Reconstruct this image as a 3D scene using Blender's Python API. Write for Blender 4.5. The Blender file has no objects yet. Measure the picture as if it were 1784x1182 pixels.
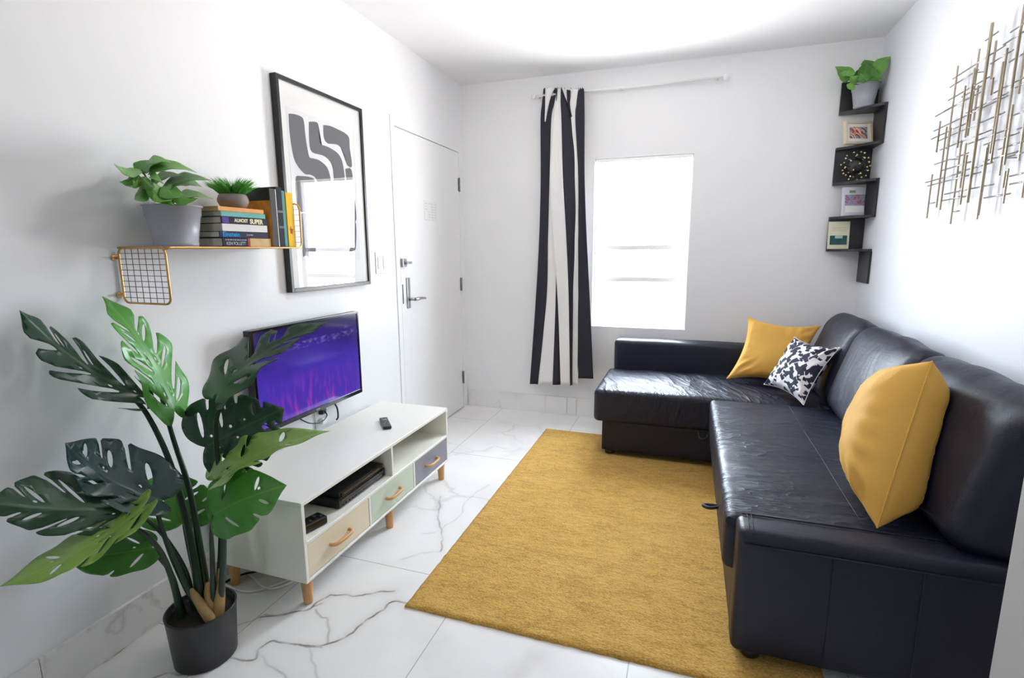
import bpy, bmesh, math, random
from mathutils import Vector, Matrix, noise
from mathutils.geometry import delaunay_2d_cdt
random.seed(7)
C = bpy.context.scene.collection
scn = bpy.context.scene
PI = math.pi

# ------------------------------------------------------------------ camera, sky, lights, exposure
cam = bpy.data.cameras.new('camera'); camo = bpy.data.objects.new('camera', cam); C.objects.link(camo)
cam.sensor_width = 36; cam.lens = 18.1712; cam.clip_start = .02
_r = [[0.946908, -0.049315, 0.317701], [0.321452, 0.163168, -0.932762], [-0.00584, 0.985365, 0.170357]]
m = Matrix([[_r[i][0], _r[i][1], _r[i][2], (0, 0, 1.3)[i]] for i in range(3)] + [[0, 0, 0, 1]])
camo.matrix_world = m
scn.camera = camo
w = bpy.data.worlds.new('sky'); scn.world = w; w.use_nodes = True
bg = w.node_tree.nodes['Background']
_nt = w.node_tree; _tc = _nt.nodes.new('ShaderNodeTexCoord'); _sp = _nt.nodes.new('ShaderNodeSeparateXYZ'); _cr = _nt.nodes.new('ShaderNodeValToRGB')
_nt.links.new(_tc.outputs['Generated'], _sp.inputs[0]); _mr = _nt.nodes.new('ShaderNodeMapRange'); _mr.inputs[1].default_value = -1
_nt.links.new(_sp.outputs[2], _mr.inputs[0]); _nt.links.new(_mr.outputs[0], _cr.inputs[0]); _nt.links.new(_cr.outputs[0], bg.inputs[0])
_cr.color_ramp.elements[0].position = .46; _cr.color_ramp.elements[0].color = (1, .98, .96, 1)      # sunlit paving and white walls outside
_cr.color_ramp.elements[1].position = .54; _cr.color_ramp.elements[1].color = (.76, .87, 1, 1)      # bright hazy sky
bg.inputs[1].default_value = 16.0
def area(name, loc, rot, sx, sy, power, col=(1, 1, 1)):
    l = bpy.data.lights.new(name, 'AREA'); l.shape = 'RECTANGLE'; l.size = sx; l.size_y = sy; l.energy = power; l.color = col
    o = bpy.data.objects.new(name, l); C.objects.link(o); o.location = loc; o.rotation_euler = rot
    return o
w.cycles.sampling_method = 'MANUAL'; w.cycles.sample_map_resolution = 256
# light portals: they only guide the sky's light through the back window and the added rear opening
for _n, _l, _r, _x, _y in (('portal_back', (-.345, 4.0, 1.34), (-PI/2, 0, 0), .66, 1.2),
                           ('portal_rear', (-.2, -2.48, 1.55), (PI/2, 0, 0), .4, .5)):
    area(_n, _l, _r, _x, _y, 1).data.cycles.is_portal = True
scn.view_settings.view_transform = 'Standard'; scn.view_settings.look = 'None'
scn.view_settings.gamma = 1; scn.view_settings.use_curve_mapping = False
scn.view_settings.exposure = 1.2
scn.cycles.max_bounces = 10; scn.cycles.diffuse_bounces = 6; scn.cycles.glossy_bounces = 4
scn.cycles.transmission_bounces = 6; scn.cycles.transparent_max_bounces = 12
scn.cycles.caustics_reflective = False; scn.cycles.caustics_refractive = False
scn.cycles.sample_clamp_indirect = 8

# ------------------------------------------------------------------ materials
class N:
    def __init__(s, name):
        s.m = bpy.data.materials.new(name); s.m.use_nodes = True; s.t = s.m.node_tree
        s.b = s.t.nodes['Principled BSDF']
    def n(s, ty, **k):
        x = s.t.nodes.new(ty)
        for a, v in k.items():
            if a.startswith('i_'):
                key = a[2:]; key = int(key) if key.isdigit() else key.replace('_', ' ')
                x.inputs[key].default_value = v
            else: setattr(x, a, v)
        return x
    def l(s, a, b): s.t.links.new(a, b)
    def math(s, op, a, b=None, c=None):
        x = s.n('ShaderNodeMath', operation=op)
        for i, v in enumerate((a, b, c)):
            if v is None: continue
            if isinstance(v, (int, float)): x.inputs[i].default_value = v
            else: s.l(v, x.inputs[i])
        return x.outputs[0]
    def mix(s, f, a, b):
        x = s.n('ShaderNodeMix', data_type='RGBA')
        for i, v in ((0, f), (6, a), (7, b)):
            if isinstance(v, (int, float)): x.inputs[i].default_value = v
            elif isinstance(v, tuple): x.inputs[i].default_value = v if len(v) == 4 else (*v, 1)
            else: s.l(v, x.inputs[i])
        return x.outputs[2]
    def ramp(s, f, stops):
        x = s.n('ShaderNodeValToRGB'); e = x.color_ramp.elements
        e[0].position, e[0].color = stops[0][0], (*stops[0][1], 1)
        e[1].position, e[1].color = stops[-1][0], (*stops[-1][1], 1)
        for p, c in stops[1:-1]:
            q = e.new(p); q.color = (*c, 1)
        s.l(f, x.inputs[0]); return x.outputs[0]
    def noise(s, scale, detail=4, vec=None, rough=.5, dist=0, mapscale=None):
        x = s.n('ShaderNodeTexNoise'); x.inputs['Scale'].default_value = scale; x.inputs['Detail'].default_value = detail
        x.inputs['Roughness'].default_value = rough; x.inputs['Distortion'].default_value = dist
        v = vec if vec is not None else s.obj()
        if mapscale:
            mp = s.n('ShaderNodeMapping'); mp.inputs['Scale'].default_value = mapscale; s.l(v, mp.inputs[0]); v = mp.outputs[0]
        s.l(v, x.inputs['Vector']); return x.outputs[0]
    def obj(s):
        if not hasattr(s, '_tc'): s._tc = s.n('ShaderNodeTexCoord')
        return s._tc.outputs['Object']
    def bump(s, h, st=.3, d=.01):
        x = s.n('ShaderNodeBump'); x.inputs['Strength'].default_value = st; x.inputs['Distance'].default_value = d
        s.l(h, x.inputs['Height']); s.l(x.outputs[0], s.b.inputs['Normal'])
    def set(s, col=None, rough=None, metal=None, **k):
        if col is not None:
            if isinstance(col, tuple): s.b.inputs['Base Color'].default_value = (*col, 1)
            else: s.l(col, s.b.inputs['Base Color'])
        if rough is not None:
            if isinstance(rough, (int, float)): s.b.inputs['Roughness'].default_value = rough
            else: s.l(rough, s.b.inputs['Roughness'])
        if metal is not None: s.b.inputs['Metallic'].default_value = metal
        for a, v in k.items(): s.b.inputs[a.replace('_', ' ')].default_value = v
        return s
def plain(name, col, rough=.5, metal=0, var=.04, scale=30, bump=0, **k):
    s = N(name); nz = s.noise(scale, 3)
    a = tuple(max(0, c*(1-var)) for c in col); b = tuple(min(1, c*(1+var)) for c in col)
    s.set(s.mix(nz, a, b), rough, metal, **k)
    if bump: s.bump(nz, bump, .002)
    return s.m
M = {}
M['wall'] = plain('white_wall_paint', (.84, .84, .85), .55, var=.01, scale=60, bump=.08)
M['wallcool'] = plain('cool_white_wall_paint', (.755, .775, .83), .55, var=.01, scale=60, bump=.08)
M['greywall'] = plain('grey_partition', (.44, .43, .42), .5, var=.01)  # partition only, darker than the other walls
M['taupe'] = plain('light_soaking_taupe', (.22, .2, .19), .6, var=.01)  # dark colour given to unseen hall and rear walls to cut bounced light
M['ceiling'] = plain('white_ceiling_paint', (.86, .86, .87), .6, var=.01, scale=40, bump=.05)
M['white'] = plain('white_gloss_paint', (.84, .84, .83), .35, var=.01)
M['door'] = plain('white_door_paint', (.85, .85, .85), .4, var=.01)
M['frameblack'] = plain('black_frame', (.012, .012, .014), .35)
M['black'] = plain('black_plastic', (.012, .012, .013), .35)
M['blackgloss'] = plain('black_gloss_plastic', (.008, .008, .009), .12)
M['darkgrey'] = plain('dark_grey_button', (.06, .06, .07), .4)
M['chrome'] = plain('brushed_metal', (.42, .42, .43), .28, 1)
M['darkmetal'] = plain('dark_metal', (.12, .12, .12), .35, 1)
M['bolt'] = plain('steel_bolt', (.3, .3, .3), .3, 1)
M['shelfblack'] = plain('black_wood_shelf', (.018, .017, .022), .38, var=.2, scale=14)
M['gold'] = plain('copper_gold_wire', (.62, .36, .13), .3, 1)
M['mesh_wire'] = plain('fine_dark_wire', (.16, .12, .1), .4, .6)
M['cab'] = plain('white_laminate', (.82, .815, .745), .38, var=.01)
M['cream'] = plain('cream_drawer', (.74, .65, .47), .45, var=.02)
M['green'] = plain('sage_drawer', (.55, .63, .50), .45, var=.02)
M['grey'] = plain('grey_drawer', (.24, .24, .28), .45, var=.02)
M['potgrey'] = plain('grey_plastic_pot', (.36, .37, .41), .4, var=.03)
M['potblack'] = plain('black_plastic_pot', (.012, .012, .014), .35)
M['soil'] = plain('dark_soil', (.02, .016, .012), .9, var=.5, scale=80, bump=.8)
M['stone'] = plain('stone_pot', (.24, .2, .175), .7, var=.12, scale=60, bump=.3)
M['page'] = plain('page_block', (.66, .61, .52), .9, var=.10, scale=200)
M['paper'] = plain('white_paper', (.82, .82, .80), .6, var=.02)
M['cable_w'] = plain('white_cable', (.8, .8, .8), .4)
M['glassknob'] = plain('switch_plastic', (.80, .80, .80), .35, var=.01)
M['rodgold'] = plain('champagne_metal', (.36, .31, .22), .34, 1, var=.1)
M['rodsilver'] = plain('silver_metal', (.34, .335, .33), .3, 1, var=.1)
M['strap'] = plain('black_webbing', (.02, .02, .02), .7)
M['notice'] = plain('grey_print', (.62, .62, .63), .6)
M['goldtip'] = plain('gold_tip', (.85, .72, .35), .25, .6)

def wood(name, c1, c2, scale=(4, 4, 30)):
    s = N(name); nz = s.noise(6, 4, mapscale=scale, dist=1.2)
    s.set(s.mix(nz, c1, c2), .42); return s.m
M['wood'] = wood('honey_wood', (.50, .25, .09), (.68, .38, .16))
M['palewood'] = wood('pale_wood_frame', (.62, .52, .36), (.74, .64, .47))

def leather(name='black_leather', mapsc=None, ang=0, st=.0):
    s = N(name)
    g = s.n('ShaderNodeTexVoronoi'); g.inputs['Scale'].default_value = 260; s.l(s.obj(), g.inputs['Vector'])
    big = s.noise(4, 3, dist=.8, mapscale=(1, 1.8, 1)); fine = s.noise(60, 3)
    h = s.math('ADD', s.math('MULTIPLY', big, .45), s.math('MULTIPLY', g.outputs[0], .02))
    if mapsc:
        mp = s.n('ShaderNodeMapping'); mp.inputs['Rotation'].default_value = (0, 0, ang); s.l(s.obj(), mp.inputs[0])
        for k, (m_, w_) in enumerate(((1, 1.0), (2.1, .45))):
            r_ = s.noise(m_, 2, vec=mp.outputs[0], mapscale=tuple(v*m_ for v in mapsc), dist=.7, rough=.4)
            rd = s.math('POWER', s.math('SUBTRACT', 1, s.math('ABSOLUTE', s.math('SUBTRACT', s.math('MULTIPLY', r_, 2), 1))), 7)
            mk = s.math('MAXIMUM', 0, s.math('SUBTRACT', s.math('MULTIPLY', s.noise(2.6+k, 2), 2.6), .85))
            h = s.math('ADD', h, s.math('MULTIPLY', s.math('MULTIPLY', rd, mk), st*w_))
    s.set(s.mix(fine, (.0045, .0058, .017), (.0068, .0085, .025)), s.math('ADD', .40, s.math('MULTIPLY', fine, .12)))
    s.b.inputs['Specular IOR Level'].default_value = .5
    s.bump(h, .5, .03); return s.m
M['leather'] = leather()
M['leather_seat'] = leather('black_leather_seat', (2.2, 9, 4), .12, .55)
M['leather_chaise'] = leather('black_leather_chaise', (9, 2.6, 4), -.45, .55)
M['leather_back'] = leather('black_leather_back', (2, 2, 6), .0, .07)
M['stitch'] = plain('grey_stitching', (.05, .05, .06), .6)

def fabric(name, c1, c2, sheen=.4, sc=420):
    s = N(name); a = s.noise(6, 3); b = s.noise(sc, 2)
    s.set(s.mix(s.math('ADD', s.math('MULTIPLY', a, .6), s.math('MULTIPLY', b, .4)), c1, c2), .75)
    s.b.inputs['Sheen Weight'].default_value = sheen; s.b.inputs['Sheen Roughness'].default_value = .35
    s.b.inputs['Sheen Tint'].default_value = (*[min(1, x*1.3) for x in c2], 1)
    s.bump(b, .15, .002); return s.m
M['yellow'] = fabric('mustard_velvet', (.62, .32, .045), (.80, .47, .10))
M['curtain_black'] = fabric('black_curtain_cloth', (.010, .010, .018), (.02, .02, .032), .15)
M['curtain_white'] = fabric('white_curtain_cloth', (.78, .77, .76), (.84, .83, .82), .1)

def rugmat():
    s = N('mustard_rug')
    st = s.noise(5, 4, mapscale=(1, 2.6, 1), dist=.6)
    fi = s.noise(190, 3, mapscale=(.7, 1.2, 1)); mid = s.noise(45, 3, mapscale=(.5, 1.3, 1))
    f = s.math('ADD', s.math('MULTIPLY', st, .22), s.math('ADD', s.math('MULTIPLY', mid, .26), s.math('MULTIPLY', fi, .50)))
    s.set(s.ramp(f, [(.30, (.30, .145, .02)), (.42, (.52, .29, .05)), (.53, (.68, .405, .088)), (.70, (.80, .53, .16))]), .95)
    s.b.inputs['Sheen Weight'].default_value = .1
    s.bump(s.math('ADD', fi, mid), .8, .010); return s.m
M['rug'] = rugmat()

def marble(name, grout=True, wallmode=False):
    s = N(name); ob = s.obj()
    att = s.n('ShaderNodeAttribute'); att.attribute_name = 'vein'
    warp = s.noise(2.2, 5, dist=.4)
    cl = s.noise(1.6, 6, dist=1.0)
    base = s.ramp(cl, [(.3, (.74, .72, .71)), (.48, (.83, .82, .81)), (.7, (.87, .865, .86))])
    # broad faint veins
    v = s.n('ShaderNodeTexVoronoi', feature='DISTANCE_TO_EDGE'); v.inputs['Scale'].default_value = 1.35 if not wallmode else 2.5
    wv = s.n('ShaderNodeTexNoise'); wv.inputs['Scale'].default_value = 2.6; wv.inputs['Detail'].default_value = 7
    s.l(ob, wv.inputs['Vector'])
    vm = s.n('ShaderNodeVectorMath', operation='MULTIPLY_ADD'); s.l(wv.outputs[1], vm.inputs[0])
    vm.inputs[1].default_value = (.8, .8, .8); s.l(ob, vm.inputs[2]); s.l(vm.outputs[0], v.inputs['Vector'])
    ln = s.n('ShaderNodeMapRange'); ln.inputs[1].default_value = 0; ln.inputs[2].default_value = .035
    ln.inputs[3].default_value = 1; ln.inputs[4].default_value = 0; s.l(v.outputs[0], ln.inputs[0])
    mask = s.ramp(s.noise(1.1, 2), [(.45, (0, 0, 0)), (.62, (1, 1, 1))])
    faint = s.math('MULTIPLY', s.math('MULTIPLY', ln.outputs[0], mask), .35 if not wallmode else .5)
    col = s.mix(faint, base, (.45, .40, .35))
    dark = s.math('MULTIPLY', att.outputs['Fac'], s.math('ADD', .55, s.math('MULTIPLY', s.noise(25, 3), .7)))
    col = s.mix(dark, col, (.17, .13, .10))
    if grout:
        sx = s.n('ShaderNodeSeparateXYZ'); s.l(ob, sx.inputs[0])
        X = s.math('DIVIDE', s.math('ADD', sx.outputs[0], .765 + 6.45), .645)
        fx = s.math('FRACT', X); col_i = s.math('FLOOR', X)
        dx = s.math('MULTIPLY', s.math('MINIMUM', fx, s.math('SUBTRACT', 1, fx)), .645)
        odd = s.math('MODULO', col_i, 2)
        Y = s.math('DIVIDE', s.math('ADD', s.math('ADD', sx.outputs[1], 12.05 - 1.695), s.math('MULTIPLY', s.math('SUBTRACT', 1, odd), .55)), 1.205)
        fy = s.math('FRACT', Y); dy = s.math('MULTIPLY', s.math('MINIMUM', fy, s.math('SUBTRACT', 1, fy)), 1.205)
        d = s.math('MINIMUM', dx, dy)
        g = s.math('LESS_THAN', d, .0016)
        col = s.mix(s.math('MULTIPLY', g, .8), col, (.30, .29, .29))
    s.set(col, .2 if not wallmode else .3)
    s.b.inputs['Specular IOR Level'].default_value = .5
    return s.m
M['floor'] = marble('marble_floor_tile')
M['base'] = marble('marble_baseboard', False, True)

def leafmat(name, dark, light, veinc, rough=.33, vein=.45):
    s = N(name); uv = s.n('ShaderNodeUVMap'); uv.uv_map = 'leaf'
    sx = s.n('ShaderNodeSeparateXYZ'); s.l(uv.outputs[0], sx.inputs[0])
    av = s.math('ABSOLUTE', s.math('SUBTRACT', sx.outputs[1], .5))
    mid = s.math('LESS_THAN', av, .014)
    la = s.math('FRACT', s.math('MULTIPLY', s.math('SUBTRACT', sx.outputs[0], s.math('MULTIPLY', av, .55)), 9))
    lv = s.math('LESS_THAN', s.math('ABSOLUTE', s.math('SUBTRACT', la, .5)), .03)
    f = s.math('MAXIMUM', mid, s.math('MULTIPLY', lv, .4))
    base = s.mix(s.noise(9, 4), dark, light)
    s.set(s.mix(s.math('MULTIPLY', f, vein), base, veinc), rough)
    s.b.inputs['Specular IOR Level'].default_value = .55
    return s.m
M['leaf_dark'] = leafmat('dark_green_leaf', (.011, .044, .021), (.020, .074, .034), (.06, .14, .05))
M['leaf_mid'] = leafmat('green_leaf', (.03, .13, .02), (.06, .21, .032), (.16, .30, .07))
M['leaf_bright'] = leafmat('bright_green_leaf', (.055, .25, .035), (.11, .36, .055), (.22, .42, .10))
M['leaf_lime'] = leafmat('lime_green_leaf', (.15, .30, .045), (.25, .41, .075), (.3, .45, .12))
M['leaf_blue'] = leafmat('blue_green_leaf', (.016, .046, .042), (.030, .076, .068), (.05, .12, .10), .24)
M['pothos'] = leafmat('pothos_leaf', (.085, .27, .035), (.17, .40, .07), (.42, .55, .22), .45)
M['pothos_dark'] = leafmat('dark_pothos_leaf', (.04, .16, .02), (.09, .26, .035), (.25, .40, .12), .45)
M['stem'] = plain('dark_green_stem', (.012, .03, .014), .28, var=.3, scale=12)
M['stemgreen'] = plain('green_stem', (.12, .25, .05), .4, var=.3, scale=12)
M['sheath'] = plain('tan_sheath', (.40, .26, .10), .6, var=.3, scale=14)
M['limestem'] = plain('lime_young_sheath', (.28, .36, .06), .4, var=.2)
M['grassg'] = plain('fresh_grass', (.13, .44, .08), .5, var=.5, scale=60)

def glassmat():
    s = N('clear_glass'); t = s.t
    out = t.nodes['Material Output']; tr = s.n('ShaderNodeBsdfTransparent'); gl = s.n('ShaderNodeBsdfGlossy'); gl.inputs['Roughness'].default_value = .01
    lw = s.n('ShaderNodeLayerWeight'); lw.inputs[0].default_value = .5
    fr_o = s.math('ADD', .04, s.math('MULTIPLY', .96, s.math('POWER', lw.outputs['Facing'], 5))); mx = s.n('ShaderNodeMixShader')
    s.l(fr_o, mx.inputs[0]); s.l(tr.outputs[0], mx.inputs[1]); s.l(gl.outputs[0], mx.inputs[2]); s.l(mx.outputs[0], out.inputs[0])
    return s.m
M['glass'] = glassmat()

def screenmat():
    s = N('concert_picture'); uv = s.n('ShaderNodeUVMap'); uv.uv_map = 'scr'
    sx = s.n('ShaderNodeSeparateXYZ'); s.l(uv.outputs[0], sx.inputs[0]); X, Y = sx.outputs[0], sx.outputs[1]
    big = s.noise(2.2, 3, vec=uv.outputs[0]); streak = s.noise(5, 4, vec=uv.outputs[0], mapscale=(5.5, .7, 1)); fine = s.noise(24, 3, vec=uv.outputs[0])
    base = s.ramp(s.math('ADD', s.math('MULTIPLY', Y, .7), s.math('MULTIPLY', big, .45)),
                  [(.15, (.055, .022, .30)), (.5, (.045, .02, .33)), (.72, (.03, .012, .20)), (.9, (.012, .006, .07)), (1, (.004, .002, .02))])
    yl = s.n('ShaderNodeMapRange', clamp=True); s.l(Y, yl.inputs[0])
    yl.inputs[1].default_value = .5; yl.inputs[2].default_value = .1; yl.inputs[3].default_value = 0; yl.inputs[4].default_value = 1
    pk = s.math('MULTIPLY', yl.outputs[0], s.ramp(streak, [(.48, (0, 0, 0)), (.68, (1, 1, 1))]))
    xm = s.math('SUBTRACT', 1, s.math('MULTIPLY', s.math('ABSOLUTE', s.math('SUBTRACT', X, .45)), 1.6))
    col = s.mix(s.math('MULTIPLY', pk, xm), base, (.30, .03, .34))
    band = s.math('MULTIPLY', s.math('LESS_THAN', s.math('ABSOLUTE', s.math('SUBTRACT', Y, s.math('ADD', .74, s.math('MULTIPLY', streak, .08)))), .035),
                  s.ramp(fine, [(.45, (0, 0, 0)), (.7, (1, 1, 1))]))
    col = s.mix(s.math('MULTIPLY', band, .45), col, (.22, .18, .42))
    s.set((.01, .01, .012), .08); s.l(col, s.b.inputs['Emission Color']); s.b.inputs['Emission Strength'].default_value = .55
    return s.m
M['screen'] = screenmat()

# ------------------------------------------------------------------ builders
def link(name, bm, mats, parent=None, smooth=False, recalc=True):
    if recalc: bmesh.ops.recalc_face_normals(bm, faces=bm.faces)
    me = bpy.data.meshes.new(name); bm.to_mesh(me); bm.free()
    o = bpy.data.objects.new(name, me); C.objects.link(o)
    for k in (mats if isinstance(mats, (list, tuple)) else [mats]): me.materials.append(M[k])
    if smooth:
        for p in me.polygons: p.use_smooth = True
    if parent: o.parent = parent
    return o
def tag(o, label, cat, group=None, kind=None):
    o['label'] = label; o['category'] = cat
    if group: o['group'] = group
    if kind: o['kind'] = kind
    return o
def struct(o, label=None): o['kind'] = 'structure'; return o
def empty(name, loc, label, cat, group=None, rz=0):
    o = bpy.data.objects.new(name, None); o.empty_display_size = .05; C.objects.link(o)
    o.location = loc; o.rotation_euler.z = rz
    return tag(o, label, cat, group)
def keep(child, parent):          # parent a world-built mesh
    child.parent = parent; child.matrix_parent_inverse = (Matrix.Translation(parent.location) @ parent.rotation_euler.to_matrix().to_4x4()).inverted()
    return child
def box(bm, x0, x1, y0, y1, z0, z1, bev=0, seg=2, mi=0):
    vs = [bm.verts.new((x, y, z)) for x in (x0, x1) for y in (y0, y1) for z in (z0, z1)]
    F = [(0, 1, 3, 2), (4, 6, 7, 5), (0, 4, 5, 1), (2, 3, 7, 6), (0, 2, 6, 4), (1, 5, 7, 3)]
    fs = [bm.faces.new([vs[i] for i in f]) for f in F]
    for f in fs: f.material_index = mi
    if bev:
        es = list({e for f in fs for e in f.edges})
        r = bmesh.ops.bevel(bm, geom=es, offset=bev, segments=seg, profile=.6, affect='EDGES')
        for f in r['faces']: f.material_index = mi
    return vs
def tube(bm, pts, rad, n=8, mi=0, cap=True):
    pts = [Vector(p) for p in pts]; rings = []
    rads = rad if isinstance(rad, (list, tuple)) else [rad]*len(pts)
    prev = None
    for i, p in enumerate(pts):
        t = (pts[min(i+1, len(pts)-1)] - pts[max(i-1, 0)]).normalized()
        if prev is None:
            a = t.orthogonal().normalized()
        else:
            a = (prev - t*prev.dot(t)); a = a.normalized() if a.length > 1e-6 else t.orthogonal().normalized()
        prev = a; b = t.cross(a)
        rings.append([bm.verts.new(p + (a*math.cos(2*PI*k/n) + b*math.sin(2*PI*k/n))*rads[i]) for k in range(n)])
    for i in range(len(rings)-1):
        for k in range(n):
            f = bm.faces.new((rings[i][k], rings[i][(k+1) % n], rings[i+1][(k+1) % n], rings[i+1][k])); f.material_index = mi; f.smooth = True
    if cap:
        for rg in (rings[0][::-1], rings[-1]):
            f = bm.faces.new(rg); f.material_index = mi
def spline(pts, per=6):
    pts = [Vector(p) for p in pts]; out = []
    for i in range(len(pts)-1):
        p0 = pts[max(i-1, 0)]; p1 = pts[i]; p2 = pts[i+1]; p3 = pts[min(i+2, len(pts)-1)]
        for k in range(per):
            t = k/per
            out.append(.5*((2*p1) + (p2-p0)*t + (2*p0-5*p1+4*p2-p3)*t*t + (3*p1-p0-3*p2+p3)*t**3))
    out.append(pts[-1]); return out
def lathe(bm, prof, loc=(0, 0, 0), n=40, mi=0, smooth=True):
    rings = []
    for r, z in prof:
        if r < 1e-6: rings.append([bm.verts.new((loc[0], loc[1], loc[2]+z))])
        else: rings.append([bm.verts.new((loc[0]+r*math.cos(2*PI*k/n), loc[1]+r*math.sin(2*PI*k/n), loc[2]+z)) for k in range(n)])
    for a, b in zip(rings, rings[1:]):
        for k in range(n):
            q = [a[k % len(a)], a[(k+1) % len(a)] if len(a) > 1 else None, b[(k+1) % len(b)] if len(b) > 1 else None, b[k % len(b)]]
            q = [v for v in q if v is not None]
            if len(set(q)) >= 3:
                f = bm.faces.new(q); f.material_index = mi; f.smooth = smooth
def prism(bm, poly, axis, a, b, mi=0):
    """poly of 2D points extruded along axis (0:x -> (y,z), 1:y -> (x,z), 2:z -> (x,y)) from a to b"""
    def P(p, t): return (t, p[0], p[1]) if axis == 0 else (p[0], t, p[1]) if axis == 1 else (p[0], p[1], t)
    A = [bm.verts.new(P(p, a)) for p in poly]; B = [bm.verts.new(P(p, b)) for p in poly]; n = len(poly)
    fs = [bm.faces.new(A), bm.faces.new(B[::-1])] + [bm.faces.new((A[i], B[i], B[(i+1) % n], A[(i+1) % n])) for i in range(n)]
    for f in fs: f.material_index = mi
    bmesh.ops.triangulate(bm, faces=fs[:2])
def text(name, body, size, mat, parent, matrix, bold=0, sx=1):
    cu = bpy.data.curves.new(name, 'FONT'); cu.body = body; cu.size = size; cu.extrude = .0002; cu.offset = bold
    cu.align_x = 'CENTER'; cu.align_y = 'CENTER'; cu.materials.append(M[mat])
    o = bpy.data.objects.new(name, cu); C.objects.link(o)
    dg = bpy.context.evaluated_depsgraph_get(); me = bpy.data.meshes.new_from_object(o.evaluated_get(dg)); bpy.data.objects.remove(o)
    o = bpy.data.objects.new(name, me); C.objects.link(o)
    if not me.materials: me.materials.append(M[mat])
    mw = matrix @ Matrix.Diagonal((sx, 1, 1, 1))
    o.parent = parent
    if parent is not None: o.matrix_parent_inverse = (Matrix.Translation(parent.location) @ parent.rotation_euler.to_matrix().to_4x4()).inverted()
    o.matrix_basis = mw
    return o
def fn(v, sc=1.0, seed=0): return noise.noise(Vector(v)*sc + Vector((seed*7.3, seed*3.1, seed*1.7)))
def rbox(bm, sx, sy, sz, r, step=.03, puff=(0, 0, 0), disp=None, mat=None, mi=0):
    """rounded upholstered block centred on the origin: fine grid, rounded edges, bulging faces"""
    def axis(s):
        n = max(4, int(math.ceil(s/step))); g = [-s/2 + s*i/n for i in range(n+1)]
        e = [-s/2 + r*t for t in (.15, .35, .6)]; g = [x for x in g if abs(x) < s/2 - r*.8 or abs(abs(x)-s/2) < 1e-9]
        return sorted(g + e + [-x for x in e])
    G = [axis(sx), axis(sy), axis(sz)]; H = (sx/2, sy/2, sz/2); cache = {}
    def V(i, j, k):
        key = (i, j, k)
        if key in cache: return cache[key]
        p = Vector((G[0][i], G[1][j], G[2][k])); c = Vector([max(-(H[a]-r), min(H[a]-r, p[a])) for a in range(3)])
        d = p - c
        if d.length > 1e-9: p = c + d.normalized()*r
        u = [p[a]/H[a] for a in range(3)]
        q = p.copy()
        for a in range(3):
            b, c2 = (a+1) % 3, (a+2) % 3
            if puff[a]: q[a] += puff[a]*u[a]*max(0, 1-u[b]**2)**.7*max(0, 1-u[c2]**2)**.7
        if disp: q = disp(q, u)
        if mat is not None: q = mat @ q
        cache[key] = bm.verts.new(q); return cache[key]
    n = [len(g)-1 for g in G]
    def quad(a, b, c, d):
        f = bm.faces.new((a, b, c, d)); f.smooth = True; f.material_index = mi
    for s in (0, n[0]):
        for j in range(n[1]):
            for k in range(n[2]): quad(V(s, j, k), V(s, j+1, k), V(s, j+1, k+1), V(s, j, k+1))
    for s in (0, n[1]):
        for i in range(n[0]):
            for k in range(n[2]): quad(V(i, s, k), V(i+1, s, k), V(i+1, s, k+1), V(i, s, k+1))
    for s in (0, n[2]):
        for i in range(n[0]):
            for j in range(n[1]): quad(V(i, j, s), V(i+1, j, s), V(i+1, j+1, s), V(i, j+1, s))

# ------------------------------------------------------------------ the room
XL, XR, YB, ZC = -1.73, 1.04, 3.90, 2.545
YR = -2.4
def wall_hole(name, axis, p0, p1, a0, a1, holes, z1=ZC, mat='wall'):
    """wall slab between p0..p1 on axis (0: x, 1: y), running a0..a1, with rectangular holes (h0,h1,z0,z1)"""
    bm = bmesh.new()
    def bx(u0, u1, z0, z2):
        if u1-u0 < 1e-4 or z2-z0 < 1e-4: return
        if axis == 0: box(bm, p0, p1, u0, u1, z0, z2)
        else: box(bm, u0, u1, p0, p1, z0, z2)
    u = a0
    for h in sorted(holes):
        bx(u, h[0], 0, z1); bx(h[0], h[1], 0, h[2]); bx(h[0], h[1], h[3], z1); u = h[1]
    bx(u, a1, 0, z1)
    return struct(link(name, bm, mat))
WX0, WX1, WZ0, WZ1 = -.685, -.008, .722, 1.945
wall_hole('wall_back', 1, YB, YB+.14, XL-.12, XR+.12, [(WX0, WX1, WZ0, WZ1)])
DY0, DY1, DZ = 2.895, 3.822, 2.045
wall_hole('wall_left', 0, XL-.12, XL, .3, YB, [(DY0, DY1, 0, DZ)])
wall_hole('wall_hall_left', 0, XL-.12, XL, YR-.12, .3, [], mat='taupe')
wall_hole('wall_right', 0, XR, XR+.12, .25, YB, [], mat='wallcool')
wall_hole('wall_hall_right', 0, XR, XR+.12, YR-.12, .25, [], mat='taupe')
wall_hole('wall_rear', 1, YR-.12, YR, XL, XR, [(-.4, 0, 1.3, 1.8)], mat='taupe')  # opening added in the unseen wall to let in fill light
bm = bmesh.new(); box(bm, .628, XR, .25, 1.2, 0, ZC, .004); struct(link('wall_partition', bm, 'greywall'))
bm = bmesh.new(); box(bm, XL-.12, XR+.12, YR-.12, YB+.14, ZC, ZC+.1); struct(link('ceiling', bm, 'ceiling'))

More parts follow.
